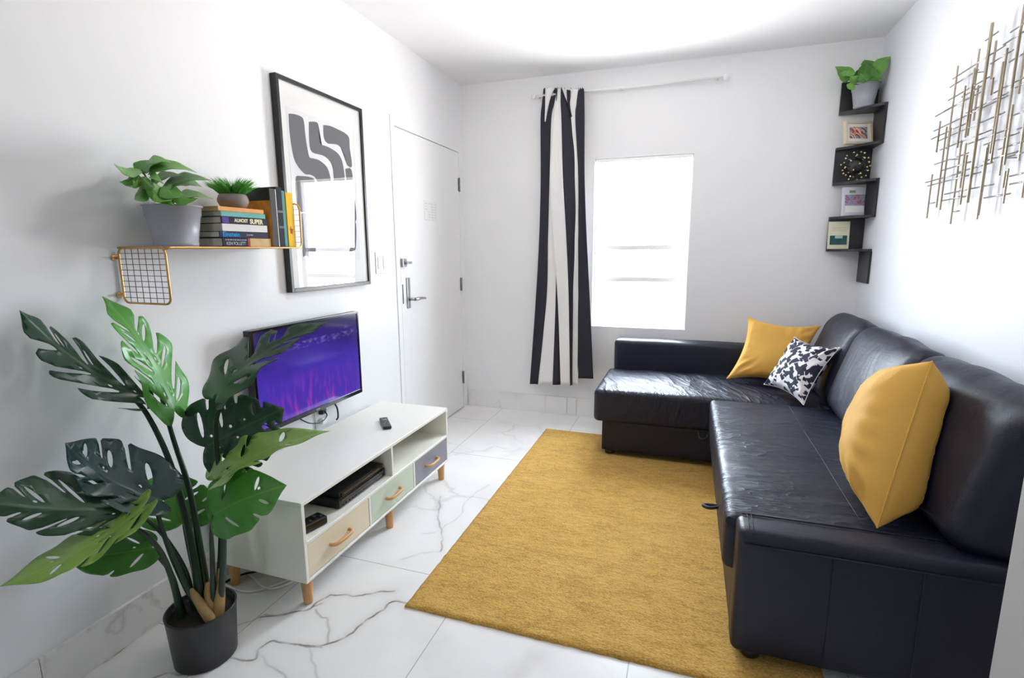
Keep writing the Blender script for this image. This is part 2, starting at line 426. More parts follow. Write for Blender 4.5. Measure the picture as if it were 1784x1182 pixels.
# floor: a slab with a finely meshed top that carries the long brown veins of the marble
VEINS = [
 [(-1.400,1.282,0.000), (-1.279,1.350,0.000), (-1.256,1.407,0.000), (-1.241,1.456,0.000), (-1.212,1.477,0.000), (-1.149,1.487,0.000), (-1.086,1.522,0.000), (-1.015,1.563,0.000)],
 [(-1.173,1.213,0.000), (-1.138,1.227,0.000), (-1.096,1.244,0.000), (-1.067,1.275,0.000), (-1.034,1.328,0.000), (-1.020,1.404,0.000), (-1.007,1.469,0.000), (-0.983,1.511,0.000), (-0.933,1.520,0.000)],
 [(-1.231,1.382,0.000), (-1.193,1.354,0.000), (-1.171,1.354,0.000), (-1.130,1.308,0.000), (-1.097,1.254,0.000)],
 [(-1.354,1.101,0.000), (-1.297,1.107,0.000), (-1.269,1.129,0.000), (-1.282,1.166,0.000), (-1.265,1.199,0.000), (-1.211,1.211,0.000), (-1.154,1.222,0.000), (-1.102,1.234,0.000)],
 [(-1.403,1.293,0.000), (-1.345,1.312,0.000), (-1.296,1.338,0.000), (-1.265,1.371,0.000), (-1.244,1.418,0.000)],
 [(-1.506,0.966,0.000), (-1.479,0.989,0.000), (-1.447,0.997,0.000), (-1.425,1.019,0.000)],
 [(-1.732,0.891,0.000), (-1.739,0.919,0.000), (-1.714,0.971,0.000), (-1.733,1.049,0.000), (-1.736,1.125,0.000), (-1.737,1.161,0.000), (-1.732,1.204,0.000)],
 [(-1.199,2.316,0.000), (-1.128,2.142,0.000), (-1.044,2.017,0.000), (-0.979,1.903,-0.000), (-0.973,1.857,0.000)],
 [(-1.251,1.135,0.000), (-1.184,1.113,0.000), (-1.120,1.095,0.000)],
 [(-1.117,1.962,0.000), (-1.044,2.017,0.000), (-1.018,2.160,0.000), (-1.052,2.324,0.000), (-1.010,2.529,0.000)],
 [(-1.100,1.753,0.000), (-1.039,1.818,0.000), (-0.973,1.857,0.000)],
 [(-1.487,1.181,0.000), (-1.434,1.228,0.000), (-1.403,1.293,0.000)],
 [(-1.025,1.128,0.000), (-1.085,1.180,0.000), (-1.138,1.227,0.000)],
]
VW = [1, 1.1, .55, 1, .7, .8, .8, .75, .45, .3, .3, .45, .35]
def floor():
    x0, x1, y0, y1, st = XL-.12, XR+.12, YR-.12, YB+.14, .0042
    bm = bmesh.new(); box(bm, x0, x1, y0, y1, -.1, -.0006)
    fx0, fx1, fy0, fy1 = XL, -.45, .86, 2.75
    nx = int((fx1-fx0)/st); ny = int((fy1-fy0)/st)
    lay = bm.verts.layers.float.new('vein')
    import numpy as np
    val = np.zeros((nx+1, ny+1)); gx = fx0 + (fx1-fx0)*np.arange(nx+1)/nx; gy = fy0 + (fy1-fy0)*np.arange(ny+1)/ny
    for vi, line in enumerate(VEINS):
        pts = spline(line, 8); q = []
        for k, p in enumerate(pts):
            j = .010*fn((p.x, p.y, vi*3.1), 28) + .02*fn((p.x, p.y, vi*1.1), 8)
            q.append((p.x + j, p.y + .012*fn((p.y, p.x, vi*5.7), 22)))
        for (ax, ay), (bx_, by) in zip(q, q[1:]):
            i0 = max(0, int((min(ax, bx_)-.05-fx0)/st)); i1 = min(nx+1, int((max(ax, bx_)+.05-fx0)/st)+2)
            j0 = max(0, int((min(ay, by)-.05-fy0)/st)); j1 = min(ny+1, int((max(ay, by)+.05-fy0)/st)+2)
            if i1 <= i0 or j1 <= j0: continue
            PX = gx[i0:i1, None]; PY = gy[None, j0:j1]; L2 = (bx_-ax)**2 + (by-ay)**2 + 1e-9
            t = np.clip(((PX-ax)*(bx_-ax) + (PY-ay)*(by-ay))/L2, 0, 1)
            d = np.hypot(PX-ax-t*(bx_-ax), PY-ay-t*(by-ay))
            v = VW[vi]*(.95*np.clip(1-(d/.0046)**2, 0, 1)*(.35+.65*abs(math.sin(ax*23+ay*31))) + .13*np.exp(-(d/.02)**2))
            val[i0:i1, j0:j1] = np.maximum(val[i0:i1, j0:j1], v)
    xs = [x0] + list(gx) + [x1]; ys = [y0] + list(gy) + [y1]
    g = [[bm.verts.new((x, y, 0)) for y in ys] for x in xs]
    for i in range(nx+1):
        for j in range(ny+1):
            if val[i, j] > .003: g[i+1][j+1][lay] = float(val[i, j])
    for i in range(len(xs)-1):
        for j in range(len(ys)-1): bm.faces.new((g[i][j], g[i+1][j], g[i+1][j+1], g[i][j+1]))
    return struct(link('floor', bm, 'floor', recalc=False))
floor()

# marble baseboards
bm = bmesh.new()
for a, b in ((XL+.012, -1.045), (-1.043, -.868), (-.866, -.792), (-.79, .1), (.102, XR)): box(bm, a, b, YB-.012, YB, 0, .143, .001, 1)
struct(link('baseboard_back', bm, 'base'))
bm = bmesh.new()
for a, b in ((YR, -.4), (-.398, .8), (.802, 2.0), (2.002, 2.838)): box(bm, XL, XL+.012, a, b, 0, .143, .001, 1)
struct(link('baseboard_left', bm, 'base'))
bm = bmesh.new(); box(bm, XR-.012, XR, 1.202, YB-.014, 0, .143, .001, 1)
struct(link('baseboard_right', bm, 'base'))

# window in the back wall
def window(name, axis, p, a0, a1, z0, z1, rails=(), mull=(), depth=.05):
    bm = bmesh.new(); t = .035
    def bx(bm, u0, u1, za, zb, d0, d1, bev=.003):
        if axis == 1: box(bm, u0, u1, p+d0, p+d1, za, zb, bev, 1)
        else: box(bm, p+d0, p+d1, u0, u1, za, zb, bev, 1)
    bx(bm, a0, a0+t, z0, z1, 0, depth); bx(bm, a1-t, a1, z0, z1, 0, depth)
    bx(bm, a0+t, a1-t, z0, z0+t, 0, depth); bx(bm, a0+t, a1-t, z1-t, z1, 0, depth)
    for z in rails: bx(bm, a0+t, a1-t, z-.018, z+.018, .005, depth-.005)
    for u in mull: bx(bm, u-.018, u+.018, z0+t, z1-t, .006, depth-.006)
    o = struct(link(name, bm, 'white'))
    bm = bmesh.new(); bx(bm, a0+t-.002, a1-t+.002, z0+t-.002, z1-t+.002, depth/2-.002, depth/2+.002, 0)
    link('window_pane', bm, 'glass', o); return o
window('window_1', 1, YB+.07, WX0, WX1, WZ0, WZ1, rails=(1.31, 1.075))
window('fill_window', 1, YR-.09, -.4, 0, 1.3, 1.8)  # unseen window added behind the camera for fill light
# roller blind box at the head of the window
bm = bmesh.new(); box(bm, WX0+.003, WX1-.003, YB+.012, YB+.062, WZ1-.028, WZ1-.001, .008)
tag(link('roller_blind', bm, 'white'), 'slim white roller blind casing at the head of the bright window', 'blind')

# door in the left wall
bm = bmesh.new()
box(bm, XL-.12, XL-.05, DY0, DY0+.012, 0, DZ); box(bm, XL-.12, XL-.05, DY1-.012, DY1, 0, DZ); box(bm, XL-.12, XL-.05, DY0+.012, DY1-.012, DZ-.012, DZ)
box(bm, XL-.12, XL-.10, DY0+.012, DY1-.012, 0.0, DZ-.012)
struct(link('trim_2', bm, 'white'))
bm = bmesh.new(); box(bm, XL-.045, XL-.001, DY0+.004, DY1-.003, .008, DZ-.005, .002, 1)
door = struct(link('door_1', bm, 'door'))
bm = bmesh.new(); box(bm, XL, XL+.006, 2.842, 2.858, 0, 2.10, .002, 1)
struct(link('trim_1', bm, 'door'))
for zc in (1.80, 1.03, .262):
    bm = bmesh.new(); y = 3.815
    tube(bm, [(XL+.007, y, zc-.052), (XL+.007, y, zc+.052)], .0065, 10)
    box(bm, XL+.0002, XL+.003, y-.014, y+.012, zc-.05, zc+.05)
    link('hinge', bm, 'bolt', door)
# lever handle on a long plate, deadbolt, edge latch, notice
bm = bmesh.new(); box(bm, XL, XL+.008, 2.962, 2.998, .925, 1.125, .003)
hp = link('handle_plate', bm, 'chrome', door)
bm = bmesh.new()
tube(bm, [(XL+.008, 2.98, .985), (XL+.05, 2.98, .985)], .010, 12)
tube(bm, spline([(XL+.05, 2.978, .985), (XL+.058, 3.01, .987), (XL+.056, 3.06, .986), (XL+.052, 3.115, .981)], 4), [.011]*5+[.0095]*4+[.008]*4, 10)
link('lever', bm, 'chrome', hp)
bm = bmesh.new(); box(bm, XL, XL+.018, 2.905, 2.952, 1.195, 1.248, .004); tube(bm, [(XL+.018, 2.93, 1.222), (XL+.03, 2.93, 1.222)], .011, 12)
box(bm, XL+.028, XL+.036, 2.925, 2.985, 1.214, 1.230, .003)
link('deadbolt', bm, 'chrome', door)
bm = bmesh.new(); box(bm, XL-.001, XL+.0008, 2.912, 2.922, .96, 1.085)
link('latch_plate', bm, 'darkmetal', door)
bm = bmesh.new(); box(bm, XL-.001, XL+.001, 3.24, 3.43, 1.50, 1.635)
nt = link('notice', bm, 'paper', door)
bm = bmesh.new()
random.seed(3)
for r_ in range(7):
    z = 1.618-.018*r_
    for c in range(4):
        if random.random() < .75: box(bm, XL+.0009, XL+.0014, 3.252+.044*c, 3.252+.044*c+random.uniform(.018, .036), z-.004, z)
link('print', bm, 'notice', nt)

# light switch, wall plate behind the pot, socket behind the television
bm = bmesh.new(); box(bm, XL, XL+.006, 2.62, 2.745, 1.165, 1.29, .003)
sw = tag(link('light_switch', bm, 'glassknob'), 'white double light switch on the wall between picture and door', 'switch')
for y in (2.655, 2.71):
    bm = bmesh.new(); box(bm, XL+.006, XL+.010, y-.017, y+.017, 1.192, 1.262, .002); link('rocker', bm, 'white', sw)
bm = bmesh.new(); box(bm, XL, XL+.028, 1.30, 1.40, 1.365, 1.47, .01, 3)
tag(link('wall_sensor', bm, 'glassknob'), 'pale grey plastic wall box half hidden behind the grey pot on the wire shelf', 'wall box')
bm = bmesh.new(); box(bm, XL, XL+.006, 2.02, 2.10, .42, .54, .003)
sk = tag(link('wall_socket', bm, 'glassknob'), 'white wall socket below the television screen', 'socket')
for z in (.455, .505):
    bm = bmesh.new(); box(bm, XL+.006, XL+.03, 2.043, 2.077, z-.015, z+.015, .004); link('plug', bm, 'white' if z < .48 else 'black', sk)

# ceiling lamp: an opal globe close under the ceiling, just above the picture
M['opal'] = plain('lit_opal_glass', (.9, .9, .88), .3)
_b = M['opal'].node_tree.nodes['Principled BSDF']; _b.inputs['Emission Color'].default_value = (1, .985, .97, 1); _b.inputs['Emission Strength'].default_value = 20
cl = empty('ceiling_lamp', (-.45, 2.15, ZC), 'round opal glass ceiling lamp on a short white stem', 'lamp')
def cpart(name, bm, mat): return keep(link(name, bm, mat), cl)
bm = bmesh.new(); lathe(bm, [(0, -.0005), (.05, -.0005), (.05, -.02), (.04, -.028), (0, -.028)], (-.45, 2.15, ZC), 32); cpart('ceiling_rose', bm, 'white')
bm = bmesh.new(); bmesh.ops.create_uvsphere(bm, u_segments=32, v_segments=20, radius=.10, matrix=Matrix.Translation((-.45, 2.15, ZC-.118))); cpart('globe', bm, 'opal')

# ------------------------------------------------------------------ rug
def rug():
    x0, x1, y0, y1, h = -.932, .452, 1.492, 3.505, .013
    bm = bmesh.new(); st = .012; nx = int((x1-x0)/st); ny = int((y1-y0)/st)
    g = []
    for i in range(nx+1):
        row = []
        for j in range(ny+1):
            x = x0 + (x1-x0)*i/nx; y = y0 + (y1-y0)*j/ny
            e = min(i, nx-i, j, ny-j)
            z = h*(.55 if e == 0 else .9 if e == 1 else 1) + .0012*fn((x*1.3, y*3, 0), 30)
            if i in (0, nx): x += .003*fn((y, 0, 3), 25)
            if j in (0, ny): y += .003*fn((x, 0, 9), 25)
            row.append(bm.verts.new((x, y, z)))
        g.append(row)
    for i in range(nx):
        for j in range(ny): bm.faces.new((g[i][j], g[i+1][j], g[i+1][j+1], g[i][j+1])).smooth = True
    rim = [g[i][0] for i in range(nx+1)] + [g[nx][j] for j in range(1, ny+1)] + [g[i][ny] for i in range(nx-1, -1, -1)] + [g[0][j] for j in range(ny-1, 0, -1)]
    low = [bm.verts.new((v.co.x, v.co.y, .0002)) for v in rim]; n = len(rim)
    for k in range(n): bm.faces.new((rim[k], low[k], low[(k+1) % n], rim[(k+1) % n]))
    tag(link('rug', bm, 'rug', recalc=False), 'mustard yellow rectangular pile rug on the marble floor', 'rug')
rug()

# ------------------------------------------------------------------ corner sofa
sofa = empty('corner_sofa', (.6, 2.8, 0), 'black leather corner sofa with chaise along the window wall', 'sofa')
def part(name, bm, mat, root, smooth=False, label=None, **k):
    o = keep(link(name, bm, mat, None, smooth, **k), root)
    if label: o['label'] = label
    return o
T = Matrix.Translation
def block(name, x0, x1, y0, y1, z0, z1, r, root=sofa, puff=(0, 0, 0), disp=None, step=.03, mat='leather'):
    bm = bmesh.new(); rbox(bm, x1-x0, y1-y0, z1-z0, r, step, puff, disp, T(((x0+x1)/2, (y0+y1)/2, (z0+z1)/2)))
    return part(name, bm, mat, root)
def ridges(q, ang, sc, st, seed):
    a = q.x*math.cos(ang) + q.y*math.sin(ang); b = -q.x*math.sin(ang) + q.y*math.cos(ang)
    v = noise.noise(Vector((a*sc + .6*fn((q.x, q.y, 0), 4, seed), b*st, seed*3.3)))
    return (1-abs(v)*2.2)
def seat_disp(seed, amp, ang, up):
    def f(q, u):
        if u[2] > .2:
            e = max(0, 1-abs(u[0])**6)*max(0, 1-abs(u[1])**6)
            m_ = .25 + .75*max(0, min(1, .5 + 1.2*fn((q.x, q.y, 5), 2.4, seed)))
            q.z += up*e*(1-.5*(u[0]**2+u[1]**2)) + amp*e*m_*max(0, ridges(q, ang, 8, 2.6, seed)) + .5*amp*e*max(0, ridges(q, ang+.35, 19, 5, seed+7))*max(0, min(1, .4+1.6*fn((q.x, q.y, 9), 3, seed)))
            q.z += .006*e*fn((q.x, q.y, 0), 5, seed+4)
        return q
    return f
base = block('base', .186, 1.03, 1.70, 3.13, .045, .262, .012)
block('seat_cushion', .150, .96, 1.695, 3.095, .252, .445, .028, disp=seat_disp(1, .007, 1.35, .012), step=.010, mat='leather_seat')
block('base', -.472, .90, 3.13, 3.725, .045, .245, .012)
block('chaise_cushion', -.522, .98, 3.092, 3.738, .240, .445, .03, disp=seat_disp(2, .008, .35, .010), step=.010, mat='leather_chaise')
block('armrest', -.488, 1.028, 3.735, 3.888, .05, .652, .028, puff=(0, .004, .004), disp=lambda q, u: q + Vector((0, .003*fn(q, 6, 3), .003*fn(q, 6, 4))))
block('back_frame', .90, 1.03, 1.60, 3.735, .05, .66, .025)
block('end_panel', .182, 1.03, 1.588, 1.700, .045, .458, .022, puff=(0, .003, .005), disp=lambda q, u: q + Vector((0, .003*fn(q, 5, 6), .004*fn(q, 7, 7))), step=.02)
def backcushion(y0, y1, seed, lean=17, cx=.868, cz=.668):
    bm = bmesh.new(); wd = y1-y0
    def disp(q, u):
        e = max(0, 1-abs(u[1])**5)*max(0, 1-abs(u[2])**6)
        if u[0] < 0:
            q.x -= .006*e*fn((q.y, q.z, seed), 6) + .007*e*max(0, 1-abs(noise.noise(Vector((q.y*5+seed*4, q.z*11, seed))))*3)*max(0, abs(u[2])-.35)
        q.z += .010*max(0, u[2])*fn((q.y, q.x, seed*2.2), 7)
        q.y += .006*fn((q.z, q.x, seed), 6)
        if u[2] > .6: q.x *= 1-.25*(u[2]-.6)/.4
        return q
    rbox(bm, .17, wd, .47, .062, .018, (.028, .004, .01), disp, T((cx, (y0+y1)/2, cz)) @ Matrix.Rotation(math.radians(lean), 4, 'Y'))
    return part('back_cushion', bm, 'leather_back', sofa)
backcushion(3.115, 3.722, 1, 19)
backcushion(2.375, 3.105, 2)
backcushion(1.625, 2.365, 3)
# stitched seams
def seam(pts, r=.0016, mat='stitch'):
    bm = bmesh.new(); tube(bm, pts, r, 6); return part('seam', bm, mat, sofa)
for a in (.437, .655, .87): seam([(a, 1.5835, .415), (a, 1.5835, .09)], .0013, 'leather')
seam([(.20, 1.5835, .418), (1.01, 1.5835, .418)], .0022, 'leather')
seam([(.20, 1.694, .462), (.5, 1.694, .464), (.95, 1.694, .464)], .003, 'leather')
for dx in (0, .012): seam([(.214+dx, 1.602, .4595), (.214+dx, 1.69, .4635)], .001)
seam([(x, y, .4605 + .002*math.sin(y*9)) for x, y in [(.545, 1.72 + .1*k) for k in range(14)]], .0010)
def loop(pts):
    bm = bmesh.new(); tube(bm, spline(pts, 6), .0065, 8); return part('pull_strap', bm, 'strap', sofa)
loop([(.155, 1.985, .330), (.120, 1.975, .325), (.098, 2.005, .316), (.112, 2.03, .310), (.155, 2.02, .318)])
loop([(.150, 3.085, .235), (.145, 3.06, .222), (.125, 3.05, .212), (.105, 3.06, .216), (.10, 3.09, .236)])
for x, y in ((.245, 1.635), (-.425, 3.18), (-.425, 3.66), (.22, 3.02), (.97, 1.66), (.95, 3.66)):
    bm = bmesh.new(); zf = .0145 if (-.93 < x < .45 and y < 3.5) else 0
    lathe(bm, [(0, zf), (.026, zf), (.03, zf+.006), (.033, .048), (0, .048)], (x, y, 0), 20)
    part('leg', bm, 'black', sofa)

# ------------------------------------------------------------------ throw pillows
def pillow(name, BL, BR, TL, TR, t_f, t_b, mats, label, cat='pillow', seed=0, pinch=.09, n=44, matfn=None, group=None, power=.5, wr=.006, press=None):
    BL, BR, TL, TR = map(Vector, (BL, BR, TL, TR))
    nm = (BR-BL).cross(TL-BL).normalized()
    bm = bmesh.new(); sides = []
    uvl = bm.loops.layers.uv.new('cloth')
    for s, t in ((1, t_f), (-1, t_b)):
        g = []
        for i in range(n+1):
            row = []
            for j in range(n+1):
                u = -math.cos(PI*i/n); v = -math.cos(PI*j/n)
                uu = u*(1-pinch*(1-v*v)*abs(u)**1.5); vv = v*(1-pinch*(1-u*u)*abs(v)**1.5)
                a = (uu+1)/2; b = (vv+1)/2
                p = (BL*(1-a)+BR*a)*(1-b) + (TL*(1-a)+TR*a)*b
                k = max(0, (1-u*u)*(1-v*v))**power
                th = t*k*(1 + .12*fn((u, v, seed+s), 1.6))
                edge = max(0, 1-max(abs(u), abs(v)))
                wv_ = wr*min(1, edge*6)*(1-abs(noise.noise(Vector((math.atan2(v, u)*3.2 + seed, (u*u+v*v)*1.1, s*2.)))*2.4))*min(1, (u*u+v*v))
                q_ = p + nm*s*(th + wv_)
                row.append((press(q_) if press else q_, i, j))
            g.append(row)
        sides.append(g)
    V = {}
    def vert(s, i, j):
        if i in (0, n) or j in (0, n): s = 0
        if (s, i, j) not in V: V[(s, i, j)] = bm.verts.new(sides[s][i][j][0])
        return V[(s, i, j)]
    for s in (0, 1):
        for i in range(n):
            for j in range(n):
                q = [vert(s, i, j), vert(s, i+1, j), vert(s, i+1, j+1), vert(s, i, j+1)]
                if s: q = q[::-1]
                f = bm.faces.new(q); f.smooth = True
                ij = [(i, j), (i+1, j), (i+1, j+1), (i, j+1)]
                if s: ij = ij[::-1]
                for lp, (a, b) in zip(f.loops, ij): lp[uvl].uv = ((1-math.cos(PI*a/n))/2 + s*3.3, (1-math.cos(PI*b/n))/2)
    o = link(name, bm, mats, recalc=False)
    rim = [(i, 0) for i in range(n)] + [(n, j) for j in range(n)] + [(i, n) for i in range(n, 0, -1)] + [(0, j) for j in range(n, 0, -1)]
    b2 = bmesh.new(); pts = [sides[0][i][j][0] for i, j in rim]; pts.append(pts[0]); tube(b2, pts, .0028, 6)
    tag(o, label, cat, group)
    link('seam', b2, mats[0] if isinstance(mats, list) else mats, o)
    return o
def printmat():
    s = N('black_white_print'); uv = s.n('ShaderNodeUVMap'); uv.uv_map = 'cloth'
    nz = s.n('ShaderNodeTexNoise'); nz.inputs['Scale'].default_value = 7; nz.inputs['Detail'].default_value = 4; s.l(uv.outputs[0], nz.inputs['Vector'])
    wv_ = s.n('ShaderNodeVectorMath', operation='MULTIPLY_ADD'); s.l(nz.outputs[1], wv_.inputs[0]); wv_.inputs[1].default_value = (.11, .11, .11); s.l(uv.outputs[0], wv_.inputs[2])
    def dashes(scale, ang, off, th, length):
        mp = s.n('ShaderNodeMapping'); mp.inputs['Rotation'].default_value = (0, 0, ang); mp.inputs['Location'].default_value = (off, off*.7, 0)
        s.l(wv_.outputs[0], mp.inputs[0])
        mv = s.n('ShaderNodeMapping'); mv.inputs['Scale'].default_value = (scale*length, scale, 1); s.l(mp.outputs[0], mv.inputs[0])
        v = s.n('ShaderNodeTexVoronoi', distance='CHEBYCHEV'); v.inputs['Scale'].default_value = 1; v.inputs['Randomness'].default_value = .75
        s.l(mv.outputs[0], v.inputs['Vector']); return s.math('LESS_THAN', v.outputs[0], th)
    a = dashes(11, .65, 0, .36, .5); b = dashes(10, -.95, 3.3, .33, .42); c = dashes(14, .1, 7.1, .30, .6)
    f = s.math('MAXIMUM', s.math('MAXIMUM', a, b), c)
    s.set(s.mix(f, (.80, .78, .80), (.018, .018, .04)), .8); return s.m
M['print'] = printmat()
def off(p, dx=0, dy=0, dz=0): return (p[0]+dx, p[1]+dy, p[2]+dz)
def against_back(p, yc=1.995, wd=.74, hd=.47):
    """a pillow resting on the last back cushion flattens where it touches it"""
    th_ = math.radians(17); nv = Vector((-math.cos(th_), 0, math.sin(th_))); uv_ = Vector((math.sin(th_), 0, math.cos(th_)))
    d = p - Vector((.868, yc, .668)); a, b, c = d.dot(nv), d.y/(wd/2), d.dot(uv_)/(hd/2)
    if abs(b) > 1.12 or abs(c) > 1.35: return p
    need = .085 + .028*max(0, 1-b*b)**.7*max(0, 1-c*c)**.7 + .008 - .05*max(0, abs(c)-.85)
    return p + nv*(need-a) if a < need else p
p1_bl, p1_tl, p1_tr = (0.264,3.501,0.475), (0.386,3.700,0.852), (0.804,3.680,0.815)
pillow('throw_pillow', p1_bl, off(p1_bl, .42, -.07, -.003), p1_tl, p1_tr, .062, .05, 'yellow',
       'mustard velvet throw pillow leaning on the chaise back behind the black and white pillow', seed=3, pinch=.17, wr=.010)
pillow('throw_pillow', (0.457,3.313,0.500), (0.614,3.012,0.475), (0.615,3.420,0.775), (0.793,3.170,0.767), .065, .06, 'print',
       'small black and white patterned throw pillow in front of the mustard one', seed=5, pinch=.15, wr=.010)
p3_t, p3_b = (0.745,1.947,0.943), (0.576,1.716,0.466)
pillow('throw_pillow', off(p3_b, .075, .40, .02), p3_b, off(p3_t, .055, .36, -.13), p3_t, .150, .155, 'yellow',
       'large plump mustard velvet throw pillow leaning alone near the open end of the sofa', seed=8, pinch=.05, power=.46, wr=.012, press=against_back)

# ------------------------------------------------------------------ low television cabinet
cabn = empty('tv_cabinet', (-1.47, 1.96, 0), 'low white television cabinet with three coloured drawers on wooden legs', 'cabinet')
CX0, CX1, CY0, CY1, CZ0, CZ1 = -1.70, -1.262, 1.372, 2.556, .100, .417
def P1(name, mat, *b, bev=.0015, **k):
    bm = bmesh.new()
    for q in b: box(bm, *q, bev, 1)
    return part(name, bm, mat, cabn, **k)
TH = .016
P1('top_panel', 'cab', (CX0, CX1, CY0, CY1, CZ1-TH, CZ1))
P1('side_panel', 'cab', (CX0, CX1, CY0, CY0+TH, CZ0, CZ1-TH)); P1('side_panel', 'cab', (CX0, CX1, CY1-TH, CY1, CZ0, CZ1-TH))
P1('bottom_panel', 'cab', (CX0, CX1, CY0+TH, CY1-TH, CZ0, CZ0+.012))
P1('shelf', 'cab', (CX0+.01, CX1, CY0+TH, CY1-TH, .246, .260))
P1('back_panel', 'cab', (CX0, CX0+.006, CY0+TH, CY1-TH, CZ0+.012, CZ1-TH))
P1('divider', 'cab', (CX0+.01, CX1-.002, 1.968, 1.982, .260, CZ1-TH))
dv = [1.782, 2.168]
for y in dv: P1('divider', 'cab', (CX0+.01, CX1-.001, y-.007, y+.007, CZ0+.012, .246))
edges = [CY0+TH, dv[0]-.007, dv[0]+.007, dv[1]-.007, dv[1]+.007, CY1-TH]
for i, (mt, lb) in enumerate((('cream', 'cream drawer'), ('green', 'sage green drawer'), ('grey', 'grey drawer'))):
    a, b = edges[2*i]+.002, edges[2*i+1]-.002
    d = P1('drawer', mt, (CX1-.34, CX1-.003, a, b, CZ0+.0145, .2435), label=lb)
    yc = (a+b)/2 - .01; bm = bmesh.new(); hx = CX1-.003
    pts = [(hx-.002, yc-.058, .178), (hx+.012, yc-.058, .178), (hx+.024, yc-.046, .178), (hx+.027, yc-.02, .178), (hx+.027, yc+.02, .178), (hx+.024, yc+.046, .178), (hx+.012, yc+.058, .178), (hx-.002, yc+.058, .178)]
    tube(bm, spline(pts, 3), .0078, 8)
    h = link('handle', bm, 'wood', d); h['label'] = 'wooden handle'
for x in (CX1-.028, CX0+.06):
    for y in (CY0+.03, (CY0+CY1)/2, CY1-.045):
        bm = bmesh.new(); lathe(bm, [(0, 0), (.0155, 0), (.0165, .003), (.022, CZ0-.0005), (0, CZ0-.0005)], (x, y, 0), 24)
        part('leg', bm, 'wood', cabn)
for y in (1.955, 2.50):
    bm = bmesh.new(); box(bm, CX1-.03, CX1-.018, y, y+.012, CZ1-TH-.01, CZ1-TH, .002); part('bracket', bm, 'black', cabn)

# things in and on the cabinet
def player(z0, z1, x1, y0, y1, lab):
    bm = bmesh.new(); box(bm, x1-.26, x1-.006, y0, y1, z0+.004, z1, .003)
    o = tag(link('media_player', bm, 'black'), lab, 'media player')
    bm = bmesh.new(); box(bm, x1-.006, x1, y0+.002, y1-.002, z0+.005, z1-.002, .0015)
    f = link('front_panel', bm, 'blackgloss', o)
    bm = bmesh.new(); zc = (z0+z1)/2
    box(bm, x1-.001, x1+.0008, y0+.02, y1-.02, zc+.009, zc+.0105)
    box(bm, x1-.001, x1+.0008, y0+.05, y1-.10, zc-.001, zc-.0002)
    link('trim_line', bm, 'bolt', f)
    bm = bmesh.new(); box(bm, x1-.001, x1+.001, y1-.075, y1-.03, zc-.012, zc+.002); link('display', bm, 'darkgrey', f)
    for k in range(5):
        bm = bmesh.new(); yk = y0+.03+.022*k; tube(bm, [(x1-.001, yk, zc-.011), (x1+.003, yk, zc-.011)], .004, 10); link('button', bm, 'darkgrey', f)
    for yy in (y0+.03, y1-.03):
        bm = bmesh.new(); lathe(bm, [(0, 0), (.008, 0), (.008, .0045), (0, .0045)], (x1-.05, yy, z0), 12); link('foot', bm, 'black', o)
    return o
player(.2605, .302, -1.297, 1.620, 1.960, 'wide black disc player on the open cabinet shelf, under the slimmer box')
bm = bmesh.new(); box(bm, -1.56, -1.305, 1.635, 1.955, .3025, .325, .003)
sb = tag(link('receiver_box', bm, 'black'), 'slim black receiver box stacked on top of the disc player', 'receiver')
bm = bmesh.new(); box(bm, -1.305, -1.3, 1.645, 1.945, .3045, .323, .001); fr = link('front_panel', bm, 'blackgloss', sb)
bm = bmesh.new(); box(bm, -1.3005, -1.2990, 1.66, 1.93, .3125, .3135); link('trim_line', bm, 'bolt', fr)
bm = bmesh.new(); box(bm, -.03, .03, -.055, .055, 0, .034, .01, 3)
ad = tag(link('gamepad', bm, 'blackgloss'), 'small black glossy remote lying in the open shelf beside the disc player', 'remote')
ad.name = 'remote_control'; ad.location = (-1.315, 1.475, .2603); ad.rotation_euler.z = -.25
for a, b in ((-.012, -.03), (.012, -.01), (-.008, .02), (.012, .035)):
    bm = bmesh.new(); box(bm, a-.005, a+.005, b-.005, b+.005, .0335, .037, .001); link('button', bm, 'bolt', ad)
bm = bmesh.new(); box(bm, -.021, .021, -.078, .078, 0, .017, .007, 3)
rm = tag(link('remote_control', bm, 'black'), 'dark remote control lying on the white cabinet top', 'remote')
rm.location = (-1.437, 2.195, .4175); rm.rotation_euler.z = .70
for k in range(5):
    for a in (-.01, 0, .01):
        bm = bmesh.new(); box(bm, a-.003, a+.003, .055-.022*k-.004, .055-.022*k+.004, .0165, .0185, .001); link('button', bm, 'bolt' if (k+int(a*100)) % 2 else 'darkgrey', rm)
bm = bmesh.new(); lathe(bm, [(.004, 0), (.012, 0), (.013, .0015), (.006, .002), (0, .0018)], (0, .03, .017), 18); link('navigation_ring', bm, 'bolt', rm)

# ------------------------------------------------------------------ television
TX = -1.648; TY0, TY1, TZ0, TZ1 = 1.590, 2.306, .545, .985
tv = empty('television', (TX-.03, (TY0+TY1)/2, TZ0), 'flat black television on the wall showing a purple concert picture', 'television')
bm = bmesh.new(); box(bm, TX-.035, TX, TY0, TY1, TZ0, TZ1, .004); part('housing', bm, 'frameblack', tv)
bm = bmesh.new(); box(bm, XL+.0002, TX-.035, 1.85, 2.05, .68, .86, .004); part('wall_mount', bm, 'black', tv)
bm = bmesh.new(); q = .012
box(bm, TX-.001, TX+.005, TY0, TY0+q, TZ0, TZ1, .001); box(bm, TX-.001, TX+.005, TY1-q, TY1, TZ0, TZ1, .001)
box(bm, TX-.001, TX+.005, TY0+q, TY1-q, TZ1-q, TZ1, .001); box(bm, TX-.001, TX+.006, TY0+q, TY1-q, TZ0, TZ0+.02, .001)
part('bezel', bm, 'blackgloss', tv)
